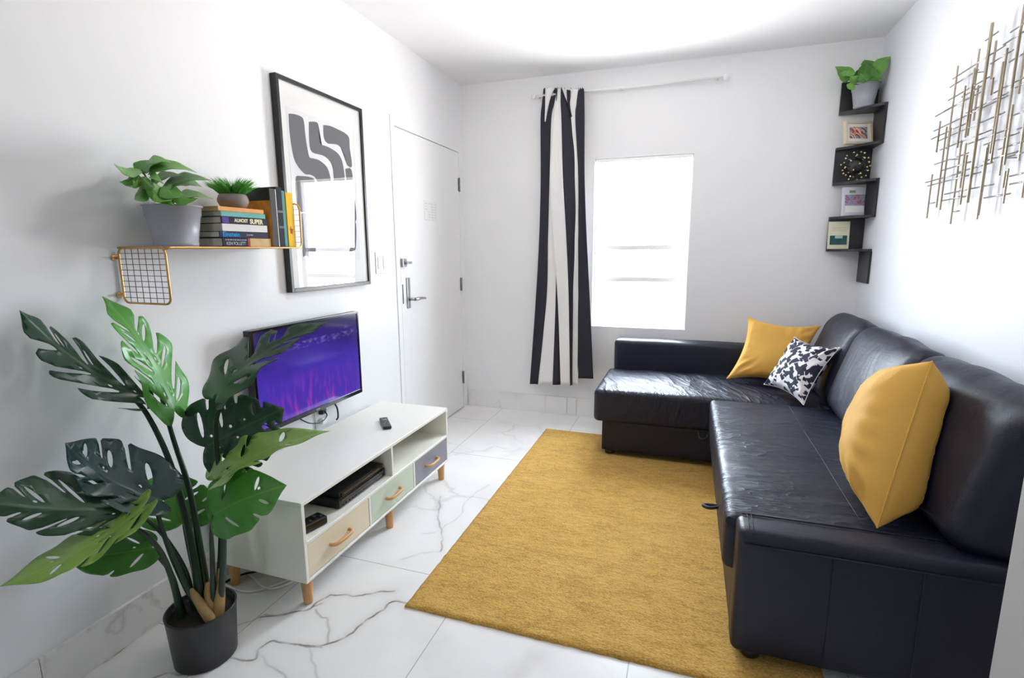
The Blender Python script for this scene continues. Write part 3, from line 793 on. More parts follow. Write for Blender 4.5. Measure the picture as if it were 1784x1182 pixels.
bm = bmesh.new(); vs = [bm.verts.new(p) for p in ((TX+.0015, TY0+q, TZ0+.02), (TX+.0015, TY1-q, TZ0+.02), (TX+.0015, TY1-q, TZ1-q), (TX+.0015, TY0+q, TZ1-q))]
f = bm.faces.new(vs); ul = bm.loops.layers.uv.new('scr')
for lp, uvc in zip(f.loops, ((0, 0), (1, 0), (1, 1), (0, 1))): lp[ul].uv = uvc
part('screen', bm, 'screen', tv, recalc=False)
bm = bmesh.new(); box(bm, TX+.0055, TX+.0068, 1.936, 1.960, TZ0+.007, TZ0+.014, .0004); part('badge', bm, 'bolt', tv)
def cable(pts, r, mat, label, name='cable'):
    bm = bmesh.new(); tube(bm, spline(pts, 8), r, 8); return tag(link(name, bm, mat), label, 'cable')
cable([(-1.69, 2.12, .538), (-1.685, 2.14, .50), (-1.69, 2.15, .45), (-1.705, 2.155, .43)], .0045, 'black', 'thick black cable dropping straight down behind the television', 'power_cable')
cable([(-1.69, 1.86, .538), (-1.66, 1.90, .50), (-1.66, 1.98, .478), (-1.67, 2.04, .49), (-1.697, 2.06, .505)], .003, 'black', 'thin black cable looping from the television bottom to the wall socket', 'signal_cable')

# cables on the floor under the cabinet
cable([(-1.717,1.389,0.006), (-1.578,1.368,0.006), (-1.510,1.398,0.006), (-1.455,1.475,0.006), (-1.425,1.572,0.006), (-1.40, 1.75, .005), (-1.50, 2.1, .005)], .0045, 'cable_w', 'long white cable curving on the floor under the near end of the cabinet')
cable([(-1.662,1.463,0.005), (-1.604,1.449,0.006), (-1.519,1.409,0.016), (-1.461,1.407,0.016), (-1.423,1.456,0.016), (-1.414,1.526,0.012), (-1.45, 1.62, .016), (-1.58, 1.9, .006)], .004, 'cable_w', 'second white cable crossing over the long one beside the rear wooden leg')
cable([(-1.682,1.370,0.006), (-1.675,1.418,0.006), (-1.632,1.444,0.019), (-1.601,1.506,0.006), (-1.60, 1.62, .005), (-1.66, 1.85, .005)], .004, 'black', 'black cable on the floor behind the rear wooden leg of the cabinet')

# ------------------------------------------------------------------ framed print on the left wall
ART=[
 [ (1.973, 1.898), (2.008, 1.904), (2.044, 1.904), (2.067, 1.892), (2.072, 1.825), (2.085, 1.739), (2.115, 1.731), (2.155, 1.729), (2.210, 1.706), (2.233, 1.656), (2.237, 1.587), (2.143, 1.573), (2.139, 1.609), (2.122, 1.643), (2.087, 1.653), (2.046, 1.653), (1.993, 1.695), (1.976, 1.759), (1.970, 1.834) ],
 [ (2.102, 1.892), (2.161, 1.901), (2.169, 1.864), (2.171, 1.809), (2.228, 1.803), (2.304, 1.784), (2.340, 1.736), (2.342, 1.625), (2.260, 1.611), (2.260, 1.681), (2.241, 1.732), (2.190, 1.755), (2.110, 1.758), (2.095, 1.800) ],
 [ (2.204, 1.899), (2.246, 1.905), (2.289, 1.904), (2.396, 1.888), (2.404, 1.834), (2.416, 1.738), (2.372, 1.740), (2.353, 1.793), (2.316, 1.824), (2.272, 1.824), (2.229, 1.819), (2.202, 1.840) ],
 [ (1.998, 1.637), (2.053, 1.642), (2.090, 1.641), (2.113, 1.633), (2.123, 1.581), (2.128, 1.530), (2.127, 1.490), (1.998, 1.479), (1.981, 1.547), (1.986, 1.621) ],
 [ (2.357, 1.716), (2.410, 1.720), (2.419, 1.611), (2.429, 1.467), (2.377, 1.461), (2.367, 1.594) ],
 [ (2.381, 1.441), (2.423, 1.444), (2.411, 1.319), (2.387, 1.300), (2.350, 1.295), (2.383, 1.354) ],
 [ (2.008, 1.470), (2.043, 1.478), (2.097, 1.479), (2.084, 1.281), (2.014, 1.279), (1.997, 1.287) ],
]
RODV=[
(2.758, 1.707, 2.036, 0.007),(2.833, 1.708, 1.837, 0.001),(2.789, 1.470, 1.804, 0.007),(2.722, 1.456, 1.787, 0.006),(2.636, 1.393, 1.721, 0.013),(2.640, 1.693, 1.928, 0.017),(2.591, 1.729, 2.045, 0.009),(2.584, 1.722, 1.976, 0.002),(2.560, 1.778, 1.906, 0.007),(2.549, 1.464, 1.651, 0.010),(2.595, 1.531, 1.703, 0.015),(2.490, 1.467, 2.100, 0.004),(2.471, 1.902, 2.032, 0.003),(2.431, 1.838, 1.897, 0.001),(2.421, 1.415, 1.667, 0.004),(2.404, 1.400, 1.654, 0.007),(2.401, 1.631, 1.940, 0.023),(2.363, 1.593, 1.972, 0.008),(2.318, 1.545, 2.091, 0.006),(2.298, 1.825, 2.009, 0.000),(2.274, 1.800, 2.006, 0.004),(2.274, 1.574, 1.768, 0.010),(2.267, 1.446, 1.561, 0.004),(2.260, 1.497, 1.553, 0.004),(2.213, 1.578, 1.835, 0.003),(2.142, 1.454, 1.550, 0.005),(2.874, 1.429, 1.621, 0.022),]
RODH=[
(1.994, 2.404, 2.790, 0.013),(1.966, 2.579, 2.808, 0.011),(1.914, 2.468, 2.806, 0.044),(1.877, 2.619, 2.838, 0.001),(1.875, 2.533, 2.919, 0.048),(1.812, 2.341, 2.916, 0.008),(1.781, 2.601, 2.933, 0.011),(1.759, 2.344, 2.860, 0.035),(1.716, 2.393, 2.826, 0.041),(1.661, 2.566, 2.866, 0.008),(1.624, 2.515, 2.789, 0.019),(2.060, 2.467, 2.552, 0.008),(2.027, 2.273, 2.382, 0.008),(2.000, 2.266, 2.417, 0.006),(1.592, 2.585, 2.937, 0.007),(1.574, 2.449, 2.908, 0.010),(1.493, 2.810, 2.879, 0.001),(1.442, 2.575, 2.642, 0.001),(1.520, 2.431, 2.727, 0.004),(1.495, 2.519, 2.742, 0.000),(1.896, 2.537, 2.685, 0.011),(1.822, 2.341, 2.626, 0.028),(1.671, 2.236, 2.455, 0.008),(1.610, 2.225, 2.439, 0.031),(1.637, 2.169, 2.349, 0.024),(1.601, 2.154, 2.296, 0.017),(1.597, 2.374, 2.621, 0.050),(1.476, 2.233, 2.398, 0.001),(1.519, 2.347, 2.438, 0.000),(1.534, 2.138, 2.251, 0.001),(1.507, 2.131, 2.244, 0.001),(1.735, 2.193, 2.289, 0.002),(1.960, 2.348, 2.488, 0.002),(1.846, 2.248, 2.437, 0.002),(1.696, 2.299, 2.575, 0.018),(1.926, 2.244, 2.360, 0.002),(1.826, 2.217, 2.298, 0.005),(1.684, 2.151, 2.249, 0.008),]

fr_ = empty('framed_print', (XL, 2.21, 1.113), 'large black-framed abstract print hanging on the wall above the television', 'picture')
FY0, FY1, FZ0, FZ1, FX = 1.900, 2.522, 1.113, 2.047, XL+.032
bm = bmesh.new(); t = .018
box(bm, XL+.0003, FX, FY0, FY0+t, FZ0, FZ1, .0015, 1); box(bm, XL+.0003, FX, FY1-t, FY1, FZ0, FZ1, .0015, 1)
box(bm, XL+.0003, FX, FY0+t, FY1-t, FZ0, FZ0+t, .0015, 1); box(bm, XL+.0003, FX, FY0+t, FY1-t, FZ1-t, FZ1, .0015, 1)
part('frame', bm, 'frameblack', fr_)
bm = bmesh.new(); box(bm, XL+.002, FX-.010, FY0+t, FY1-t, FZ0+t, FZ1-t); part('mat_board', bm, 'paper', fr_)
M['inkpaper'] = plain('print_paper', (.76, .76, .77), .6, var=.01)
M['ink'] = plain('grey_ink', (.10, .10, .115), .7, var=.05)
bm = bmesh.new(); box(bm, FX-.010, FX-.0094, 1.958, 2.445, 1.255, 1.925); pr = part('print_sheet', bm, 'inkpaper', fr_)
bm = bmesh.new()
for poly in ART: prism(bm, [(p.x, p.y) for p in spline([Vector((a, b, 0)) for a, b in poly + poly[:1]], 3)[:-1]], 0, FX-.0096, FX-.0089)
ik = link('ink_shapes', bm, 'ink', pr)
bm = bmesh.new(); box(bm, FX-.006, FX-.004, FY0+t-.001, FY1-t+.001, FZ0+t-.001, FZ1-t+.001); part('glass', bm, 'glass', fr_)

# ------------------------------------------------------------------ wire shelf with its things
SY0, SY1, SX, SZ = 1.178, 1.778, -1.521, 1.313
ws = empty('wire_shelf', (XL, 1.48, SZ), 'copper coloured wire wall shelf carrying books and plants', 'shelf')
R_ = .0035
bm = bmesh.new()
r4 = .02
def rect_loop(bm, y, z0, z1):          # rounded rectangle standing out from the wall at depth y
    a, b = XL+.006, SX; pts = []
    for (cx, cz, s) in ((b-r4, z1-r4, 0), (a+r4, z1-r4, 1), (a+r4, z0+r4, 2), (b-r4, z0+r4, 3)):
        for k in range(5):
            an = PI/2*s + PI/2*k/4; pts.append((cx+r4*math.cos(an), y, cz+r4*math.sin(an)))
    pts.append(pts[0]); tube(bm, pts, R_, 8, cap=False)
rect_loop(bm, SY0, 1.138, SZ)
tube(bm, [(SX, SY0, SZ-.004), (SX, SY0+.02, SZ), (SX, SY1-.02, SZ), (SX, SY1-.006, SZ+.006), (SX, SY1, SZ+.02), (SX, SY1, 1.470), (SX-.006, SY1, 1.484), (SX-.02, SY1, 1.49),
          (XL+.026, SY1, 1.49), (XL+.012, SY1, 1.484), (XL+.006, SY1, 1.47), (XL+.006, SY1, SZ+.02), (XL+.006, SY1-.006, SZ+.006), (XL+.006, SY1-.02, SZ), (XL+.006, SY0, SZ)], R_, 8)
part('frame', bm, 'gold', ws)
bm = bmesh.new()
for k in range(1, 7): x = XL+.006+(SX-XL-.006)*k/7; tube(bm, [(x, SY0, 1.141), (x, SY0, SZ-.003)], .0011, 5)
for k in range(1, 10): z = 1.138+(SZ-1.138)*k/10; tube(bm, [(XL+.008, SY0, z), (SX-.002, SY0, z)], .0011, 5)
part('side_grid', bm, 'mesh_wire', ws)
bm = bmesh.new()
for k in range(1, 7): x = XL+.006+(SX-XL-.006)*k/7; tube(bm, [(x, SY0, SZ), (x, SY1-.004, SZ), (x, SY1, SZ+.01), (x, SY1, 1.49)], .0011, 5)
for k in range(1, 24): y = SY0+(SY1-SY0)*k/24; tube(bm, [(XL+.006, y, SZ+.0012), (SX, y, SZ+.0012)], .0011, 5)
for k in range(1, 8): z = SZ+.177*k/8; tube(bm, [(XL+.006, SY1, z), (SX, SY1, z)], .0011, 5)
part('shelf_grid', bm, 'gold', ws)
for y, z in ((SY0, 1.282), (SY0, 1.165), (SY1, 1.45)):
    bm = bmesh.new(); tube(bm, [(XL+.0005, y-.012, z), (XL+.004, y-.012, z)], .009, 14); tube(bm, [(XL+.006, y, z), (XL+.006, y-.02, z), (XL+.012, y-.022, z)], .003, 6)
    part('mounting_loop', bm, 'gold', ws)

def book(name_label, x0, x1, y0, y1, z0, z1, mat, lying=True, cover2=None, group=None):
    """spine faces +x; lying: thickness in z, standing: thickness in y"""
    o = empty('book', ((x0+x1)/2, (y0+y1)/2, z0), name_label, 'book', None)
    c = .0022
    bm = bmesh.new()
    if lying:
        box(bm, x0, x1-.001, y0, y1, z0, z0+c, .0005, 1); box(bm, x0, x1-.001, y0, y1, z1-c, z1, .0005, 1); box(bm, x1-c-.001, x1, y0, y1, z0+.0003, z1-.0003, .0008, 1)
        part('cover', bm, mat, o)
        bm = bmesh.new(); box(bm, x0+.003, x1-c-.001, y0+.003, y1-.003, z0+c, z1-c)
    else:
        box(bm, x0, x1-.001, y0, y0+c, z0, z1, .0005, 1); box(bm, x0, x1-.001, y1-c, y1, z0, z1, .0005, 1); box(bm, x1-c-.001, x1, y0+.0003, y1-.0003, z0, z1, .0008, 1)
        part('cover', bm, mat, o)
        bm = bmesh.new(); box(bm, x0+.003, x1-c-.001, y0+c, y1-c, z0+.003, z1-.003)
    part('pages', bm, 'page', o)
    return o
def col(name, c, rough=.6, var=.05):
    M[name] = plain(name, c, rough, var=var); M[name].node_tree.nodes['Principled BSDF'].inputs['Specular IOR Level'].default_value = .2; return name
BX0, BX1 = -1.672, -1.540
ZS = SZ + .0036
ths = [.031, .022, .026, .0245, .0175, .0155]
mats = [col('navy_spine', (.018, .02, .03)), col('indigo_cover', (.02, .022, .05)), col('white_cover', (.72, .70, .68)), col('black_violet_cover', (.015, .012, .025)),
        col('teal_cover', (.16, .42, .40), var=.2), col('orange_cover', (.75, .36, .12), var=.15)]
labs = ['thick paperback with navy and tan spine at the bottom of the shelf stack', 'dark indigo book with bright blue title, second from the bottom of the stack',
        'book with a plain white spine in the middle of the shelf stack', 'black book with cream block title above the white spine',
        'thin teal-spined book lying just below the orange one', 'thin orange book on top of the stack under the stone pot']
y0s = [(1.408, 1.630), (1.398, 1.620), (1.412, 1.618), (1.410, 1.622), (1.412, 1.612), (1.402, 1.606)]
z = ZS
def spine_mat(y, z, x=BX1): return Matrix(((0, 0, 1, x+.0004), (1, 0, 0, y), (0, 1, 0, z), (0, 0, 0, 1)))
tan_c = col('tan_cover', (.62, .42, .20), var=.25); red_c = col('red_cover', (.45, .05, .05)); blue_t = col('bright_blue', (.02, .30, .70)); cream_t = col('cream_print', (.85, .75, .50)); grey_t = col('pale_print', (.45, .45, .5)); violet = col('violet_patch', (.10, .05, .30))
def small_print(o, y0, y1, zc):      # a line of print too small to read
    bm = bmesh.new(); y = y0; k = 0
    while y < y1: box(bm, BX1, BX1+.0006, y, y+.005+.003*(k % 3), zc-.0016, zc+.0016); y += .0075+.003*(k % 3); k += 1
    part('small_print', bm, grey_t, o)
for i, th in enumerate(ths):
    o = book(labs[i], BX0 + .004*(i % 2), BX1, y0s[i][0], y0s[i][1], z, z+th, mats[i]); zc = z+th/2
    if i == 0:
        bm = bmesh.new(); box(bm, BX1, BX1+.0006, 1.518, 1.529, z+.0005, z+th-.0005); part('spine_band', bm, red_c, o)
        bm = bmesh.new(); box(bm, BX1, BX1+.0006, 1.529, 1.629, z+.0005, z+th-.0005); part('spine_panel', bm, tan_c, o)
        text('title', 'KEN FOLLETT', .0165, grey_t, o, spine_mat(1.465, zc-.005), .0002, .82)
        small_print(o, 1.420, 1.508, zc+.008)
    if i == 1:
        text('title', 'Einstein', .0225, blue_t, o, spine_mat(1.448, zc), .0004, 1.05); small_print(o, 1.515, 1.542, zc)
    if i == 3:
        text('title', 'ALMOST', .0165, cream_t, o, spine_mat(1.496, zc), .0006, .95); text('title', 'SUPER', .023, cream_t, o, spine_mat(1.566, zc-.001), .0009, .95)
        bm = bmesh.new(); box(bm, BX1, BX1+.0006, 1.415, 1.442, z+.002, z+th-.002); part('spine_panel', bm, violet, o)
    z += th + .0002
ZTOP = z
# standing books
o = book('tall dark-grey book with black and orange cover standing against the lying stack', -1.668, -1.532, 1.634, 1.664, ZS, 1.537, col('charcoal_spine', (.07, .065, .065)), False)
bm = bmesh.new(); box(bm, -1.6675, -1.533, 1.6332, 1.634, ZS+.001, 1.492); part('cover_picture', bm, col('amber_picture', (.62, .25, .04), var=.55), o)
bm = bmesh.new(); box(bm, -1.6675, -1.533, 1.6330, 1.634, 1.4925, 1.5365); part('cover_band', bm, 'frameblack', o)
bm = bmesh.new(); box(bm, -1.5325, -1.5312, 1.6635, 1.6665, ZS+.001, 1.536); part('cover_edge', bm, 'paper', o)
o = book('black hardback with thin bands on the spine standing next to the orange cover', -1.665, -1.531, 1.668, 1.697, ZS, 1.546, col('black_hardback', (.010, .010, .013)), False)
for zz in (1.39, 1.395, 1.45, 1.455):
    bm = bmesh.new(); box(bm, -1.5312, -1.5303, 1.670, 1.695, zz, zz+.001); part('spine_line', bm, 'chrome', o)
o = book('thin teal book squeezed between the black hardback and the yellow book', -1.665, -1.535, 1.700, 1.716, ZS, 1.535, col('teal_hardback', (.10, .30, .30)), False)
o = book('yellow book standing at the far end of the wire shelf', -1.662, -1.533, 1.719, 1.757, ZS, 1.530, col('yellow_cover', (.85, .50, .02)), False)
bm = bmesh.new(); prism(bm, [(1.732, 1.37), (1.742, 1.368), (1.740, 1.38), (1.746, 1.388), (1.737, 1.39), (1.735, 1.40), (1.730, 1.388)], 0, -1.5332, -1.5324); part('spine_emblem', bm, red_c, o)

# stone pot with grass
sp = empty('grass_plant', (-1.602, 1.545, ZTOP), 'small rounded stone pot of green grass on top of the book stack', 'plant')
spx, spy = -1.602, 1.528; sp['kind'] = 'thing'
bm = bmesh.new(); lathe(bm, [(0, 0), (.030, 0), (.044, .008), (.052, .024), (.052, .034), (.047, .048), (.042, .052), (.037, .05), (.036, .042), (0, .042)], (spx, spy, ZTOP), 36)
part('pot', bm, 'stone', sp)
bm = bmesh.new(); random.seed(11)
for k in range(800):
    a = random.uniform(0, 2*PI); r0 = .032*math.sqrt(random.random()); lean = random.uniform(.1, 1.25); h = random.uniform(.045, .082)
    p0 = Vector((spx+r0*math.cos(a), spy+r0*math.sin(a), ZTOP+.043)); a2 = a + random.uniform(-.6, .6)
    d = Vector((math.cos(a2)*lean*r0/.032, math.sin(a2)*lean*r0/.032, 1)).normalized()
    p1 = p0 + d*h*.55; p2 = p0 + d*h + Vector((math.cos(a2), math.sin(a2), -.35))*h*.22; s = d.cross(Vector((math.cos(a2+1.5), math.sin(a2+1.5), 0))).normalized()*.0014
    va = [bm.verts.new(p0-s), bm.verts.new(p0+s), bm.verts.new(p1+s), bm.verts.new(p1-s), bm.verts.new(p2)]
    bm.faces.new(va[:4]); bm.faces.new((va[3], va[2], va[4]))
part('grass_blades', bm, 'grassg', sp, recalc=False)

# ------------------------------------------------------------------ leaves
def outline(kind, seed, slits=(.22, .48, .72), depth=.55, gap=.036):
    random.seed(seed)
    if kind == 'monstera': prof = [(-.02, .0), (-.09, .14), (-.15, .38), (-.13, .68), (-.02, .90), (.16, 1.0), (.36, .99), (.55, .86), (.70, .66), (.83, .40), (.93, .16), (1, 0)]
    else: prof = [(0, 0), (-.06, .20), (-.09, .45), (-.04, .72), (.08, .92), (.22, 1.0), (.38, .93), (.55, .72), (.70, .48), (.84, .24), (.94, .08), (1, 0)]
    half = [(p.x, max(0, p.y)) for p in spline([(a, b, 0) for a, b in prof], 6)]
    def marg(u):
        for a, b in zip(half[12:], half[13:]):
            if a[0] <= u <= b[0]: return a[1] + (b[1]-a[1])*(u-a[0])/max(1e-6, b[0]-a[0])
        return 0
    sides = []; holes = []
    for s in (1, -1):
        pts = list(half)
        if kind == 'monstera':
            for sc_ in slits:
                cu = sc_ + random.uniform(-.04, .04); g = gap*random.uniform(.7, 1.3); cd = min(.85, depth + random.uniform(-.12, .12))
                m_ = marg(cu); iv = m_*(1-cd); iu = cu - .26*cd*m_
                def at(t, off_): return (cu + (iu-cu)*t + off_, m_ + (iv-m_)*t)
                cut = [(cu-g*1.25, marg(cu-g*1.25)*.985), (cu-g*.9, m_*.955), at(.35, -g*.75), at(.7, -g*.55), at(.93, -g*.4), at(1, 0), at(.93, g*.4), at(.7, g*.5), at(.35, g*.62), (cu+g*.85, marg(cu+g*.85)*.955), (cu+g*1.25, marg(cu+g*1.25)*.985)]
                k0 = max(k for k in range(len(pts)) if pts[k][0] < cu-g*1.3 and (k < 1 or pts[k][0] > pts[k-1][0] or k > 12)); 
                k1 = min(k for k in range(len(pts)) if k > k0 and pts[k][0] > cu+g*1.3)
                pts = pts[:k0+1] + cut + pts[k1:]
            mids = [(a+b)/2 for a, b in zip((-.02,)+tuple(slits), tuple(slits)+(.9,))]
            for k, cu in enumerate(mids):
                m_ = marg(max(.02, cu)); 
                if m_ < .4: continue
                # long oval window running along a side vein
                if random.random() < .97:
                    c0 = (cu-.13*m_*.45, m_*.48); d = Vector((.26, 1.0)).normalized(); Lh = random.uniform(.14, .22)*m_/.9; W = random.uniform(.020, .030); hs = []
                    for q in range(12):
                        t = 2*PI*q/12; hs.append((c0[0] + d.x*Lh*math.cos(t) - d.y*W*math.sin(t), s*(c0[1] + d.y*Lh*math.cos(t)*1.25 + d.x*W*math.sin(t))))
                    holes.append(hs)
                if random.random() < .7:
                    c0 = (cu-.02, .15); r = random.uniform(.012, .02); holes.append([(c0[0] + r*math.cos(2*PI*q/8), s*(c0[1] + r*2.0*math.sin(2*PI*q/8))) for q in range(8)])
        sides.append([(a, b*s) for a, b in pts])
    poly = sides[0] + sides[1][::-1][1:]
    clean = []
    for q in poly:
        if not clean or math.dist(q, clean[-1]) > .003: clean.append(q)
    if math.dist(clean[0], clean[-1]) < .003: clean.pop()
    return clean, holes
def inpoly(p, poly):
    c = False; n = len(poly)
    for i in range(n):
        a, b = poly[i], poly[i-1]
        if (a[1] > p[1]) != (b[1] > p[1]) and p[0] < (b[0]-a[0])*(p[1]-a[1])/(b[1]-a[1]) + a[0]: c = not c
    return c
def leaf(name, B, T, E1, E2, mat, parent, kind='monstera', seed=0, bend=.0, cup=.0, curl=.0, slits=(.22, .48, .72), depth=.55, gap=.036, wave=.02, label=None):
    """B base, T tip, E1/E2 points on the two side margins (world); the blade is a bent sheet through them"""
    B, T, E1, E2 = map(Vector, (B, T, E1, E2)); L = (T-B).length
    poly, holes = outline(kind, seed, slits, depth, gap)
    coords = [Vector(p) for p in poly]; edges = [(i, (i+1) % len(poly)) for i in range(len(poly))]; faces = []
    allh = []
    for h in holes:
        if all(inpoly(p, poly) for p in h):
            k0 = len(coords); coords += [Vector(p) for p in h]; edges += [(k0+i, k0+(i+1) % len(h)) for i in range(len(h))]; allh.append(h)
    st = .07
    for i in range(-3, 16):
        for j in range(-14, 15):
            p = (i*st, j*st)
            if inpoly(p, poly) and not any(inpoly(p, h) for h in allh): coords.append(Vector(p))
    v2, e2, f2, *_ = delaunay_2d_cdt(coords, edges, [], 0, 1e-5)
    mid = B + (T-B)*.35; s1 = E1-mid; s2 = E2-mid
    nm = (T-B).cross(E1-E2).normalized()
    bm = bmesh.new(); uvl = bm.loops.layers.uv.new('leaf'); vs = []
    for p in v2:
        u, v = p.x, p.y; a = abs(v); s = s1 if v >= 0 else s2
        q = B + (T-B)*u + nm*(bend*L*(4*u*(1-u)) + cup*L*(a*a) - curl*L*max(0, u-.4)**2*2)
        q += s*a + nm*L*wave*math.sin(u*17 + (seed % 7) + (3 if v > 0 else 0))*a
        vs.append(bm.verts.new(q))
    hpolys = allh
    for f in f2:
        c = sum((v2[i] for i in f), Vector((0, 0)))/len(f)
        if not inpoly(c, poly) or any(inpoly(c, h) for h in hpolys): continue
        try: fc = bm.faces.new([vs[i] for i in f])
        except ValueError: continue
        fc.smooth = True
        for lp, i in zip(fc.loops, f): lp[uvl].uv = (v2[i].x, .5 + v2[i].y*.5)
    for v in [v for v in bm.verts if not v.link_faces]: bm.verts.remove(v)
    o = link(name, bm, mat)
    if parent is not None: keep(o, parent)
    md = o.modifiers.new('thickness', 'SOLIDIFY'); md.thickness = .0012 if kind == 'monstera' else .0007
    if label: o['label'] = label
    return o

# ------------------------------------------------------------------ monstera in its black pot
mo = empty('potted_monstera', (-1.435, 1.09, 0), 'large monstera plant in a black pot on the marble floor', 'plant')
mx, my = -1.435, 1.09
bm = bmesh.new(); lathe(bm, [(0, 0), (.086, 0), (.091, .004), (.101, .168), (.103, .172), (.100, .175), (.096, .172), (.094, .15), (0, .148)], (mx, my, 0), 48)
part('pot', bm, 'potblack', mo, label='black pot')
bm = bmesh.new(); lathe(bm, [(0, .155), (.05, .157), (.0935, .152)], (mx, my, 0), 32); part('soil', bm, 'soil', mo)
def petiole(pts, r0=.010, r1=.0045, mat='stem'):
    sp_ = spline(pts, 6); n = len(sp_); bm = bmesh.new()
    tube(bm, sp_, [1.12*(r0 + (r1-r0)*(i/(n-1))**.7) for i in range(n)], 10)
    return part('leaf_stalk', bm, mat, mo)
petiole([(-1.427,1.085,0.157), (-1.456,1.104,0.317), (-1.490,1.114,0.494), (-1.519,1.104,0.669), (-1.557,1.084,0.808), (-1.587,1.064,0.869)], .013, .0055)
petiole([(-1.419,1.107,0.146), (-1.457,1.128,0.332), (-1.502,1.150,0.535), (-1.551,1.153,0.704), (-1.587,1.157,0.848)], .013, .005)
petiole([(-1.398,1.115,0.154), (-1.394,1.151,0.341), (-1.397,1.177,0.548), (-1.410,1.189,0.698), (-1.401,1.198,0.788), (-1.357,1.213,0.848)], .012, .0045)
petiole([(-1.372,1.106,0.171), (-1.354,1.126,0.364), (-1.346,1.135,0.517), (-1.309,1.139,0.583), (-1.249,1.147,0.634)], .010, .0045)
petiole([(-1.409,1.081,0.160), (-1.445,1.070,0.224), (-1.469,1.050,0.339), (-1.479,1.034,0.446), (-1.486,1.022,0.566)], .012, .005)
petiole([(-1.470,1.046,0.140), (-1.470,1.042,0.234), (-1.457,1.021,0.333), (-1.451,0.996,0.422), (-1.458,0.964,0.494), (-1.476,0.933,0.532)], .011, .005)
petiole([(-1.474,1.063,0.126), (-1.492,1.062,0.211), (-1.496,1.054,0.292), (-1.506,1.031,0.363), (-1.524,1.002,0.412)], .010, .004)
petiole([(-1.472,1.110,0.144), (-1.510,1.137,0.243), (-1.541,1.151,0.319), (-1.569,1.166,0.393)], .008, .004)
petiole([(-1.392,1.098,0.164), (-1.386,1.109,0.328), (-1.377,1.109,0.429), (-1.356,1.106,0.495)], .009, .004)
petiole([(-1.418,1.127,0.136), (-1.451,1.161,0.324), (-1.453,1.187,0.474), (-1.444,1.218,0.623)], .007, .002, 'limestem')
petiole([(-1.465,1.090,0.139), (-1.480,1.089,0.280), (-1.509,1.060,0.412), (-1.514,1.012,0.505), (-1.523,0.975,0.557)], .009, .004)
for a, b, r in (((-1.376,1.070,0.159), (-1.427,1.070,0.224), .017), ((-1.390,1.090,0.149), (-1.409,1.103,0.225), .020), ((-1.373,1.098,0.156), (-1.373,1.118,0.240), .018), ((-1.381,1.099,0.145), (-1.389,1.126,0.252), .013)):
    A, Bv = Vector(a), Vector(b); bm = bmesh.new()
    tube(bm, [A-Vector((0, 0, .02)), A, A.lerp(Bv, .5), Bv, Bv+(Bv-A)*.35], [r, r, r*.9, r*.7, r*.35], 12); part('stem_sheath', bm, 'sheath', mo, label='tan dry sheath')
# upper leaf seen almost edge on, its deep lobes drooping
leaf('leaf', (-1.570,1.070,0.869), (-1.663,0.864,1.150), (-1.653,1.028,1.031), (-1.598,0.915,0.955), 'leaf_dark', mo, seed=21, bend=.07, slits=(.08, .32, .56, .78), depth=.85, gap=.075, wave=.02)
leaf('leaf', (-1.546,1.162,0.804), (-1.673,1.078,1.168), (-1.563,1.036,0.966), (-1.652,1.242,0.970), 'leaf_bright', mo, seed=22, bend=.06, slits=(.30, .55, .76), depth=.66, gap=.05)
leaf('leaf', (-1.378,1.187,0.857), (-0.988,1.234,1.095), (-1.369,1.277,0.984), (-1.125,1.161,0.952), 'leaf_dark', mo, seed=23, bend=.07, slits=(.56, .80), depth=.72, gap=.07)
leaf('leaf', (-1.474,1.205,0.668), (-1.251,1.323,0.784), (-1.506,1.265,0.821), (-1.275,1.219,0.610), 'leaf_dark', mo, seed=24, bend=.03, slits=(.30, .48, .66, .82), depth=.36, gap=.026)
leaf('leaf', (-1.335,1.135,0.611), (-0.997,1.225,0.766), (-1.353,1.248,0.679), (-1.155,1.101,0.676), 'leaf_lime', mo, seed=25, bend=.06, slits=(.22, .48), depth=.42)
leaf('leaf', (-1.356,1.106,0.495), (-1.074,1.120,0.630), (-1.315,1.165,0.623), (-1.143,1.053,0.510), 'leaf_bright', mo, seed=26, bend=.06, slits=(.55,), depth=.22)
leaf('leaf', (-1.469,1.027,0.566), (-1.578,0.871,0.791), (-1.547,1.053,0.735), (-1.484,0.895,0.634), 'leaf_blue', mo, seed=27, bend=.13, slits=(.44, .72), depth=.46)
leaf('leaf', (-1.493,0.965,0.563), (-1.544,0.676,0.719), (-1.609,0.888,0.707), (-1.503,0.794,0.581), 'leaf_dark', mo, seed=28, bend=.05, slits=(.30, .58, .80), depth=.55)
leaf('leaf', (-1.442,0.954,0.581), (-1.503,0.654,0.524), (-1.584,0.891,0.561), (-1.398,0.802,0.548), 'leaf_lime', mo, seed=29, bend=.07, slits=(.24, .5), depth=.35)
leaf('leaf', (-1.508,1.008,0.414), (-1.623,0.847,0.453), (-1.619,0.969,0.469), (-1.514,0.905,0.389), 'leaf_mid', mo, seed=30, bend=.05, slits=(.4,), depth=.35)
leaf('leaf', (-1.558,1.151,0.409), (-1.610,1.165,0.583), (-1.610,1.027,0.532), (-1.478,1.214,0.490), 'leaf_bright', mo, seed=31, bend=.03, slits=(.35, .65), depth=.40)

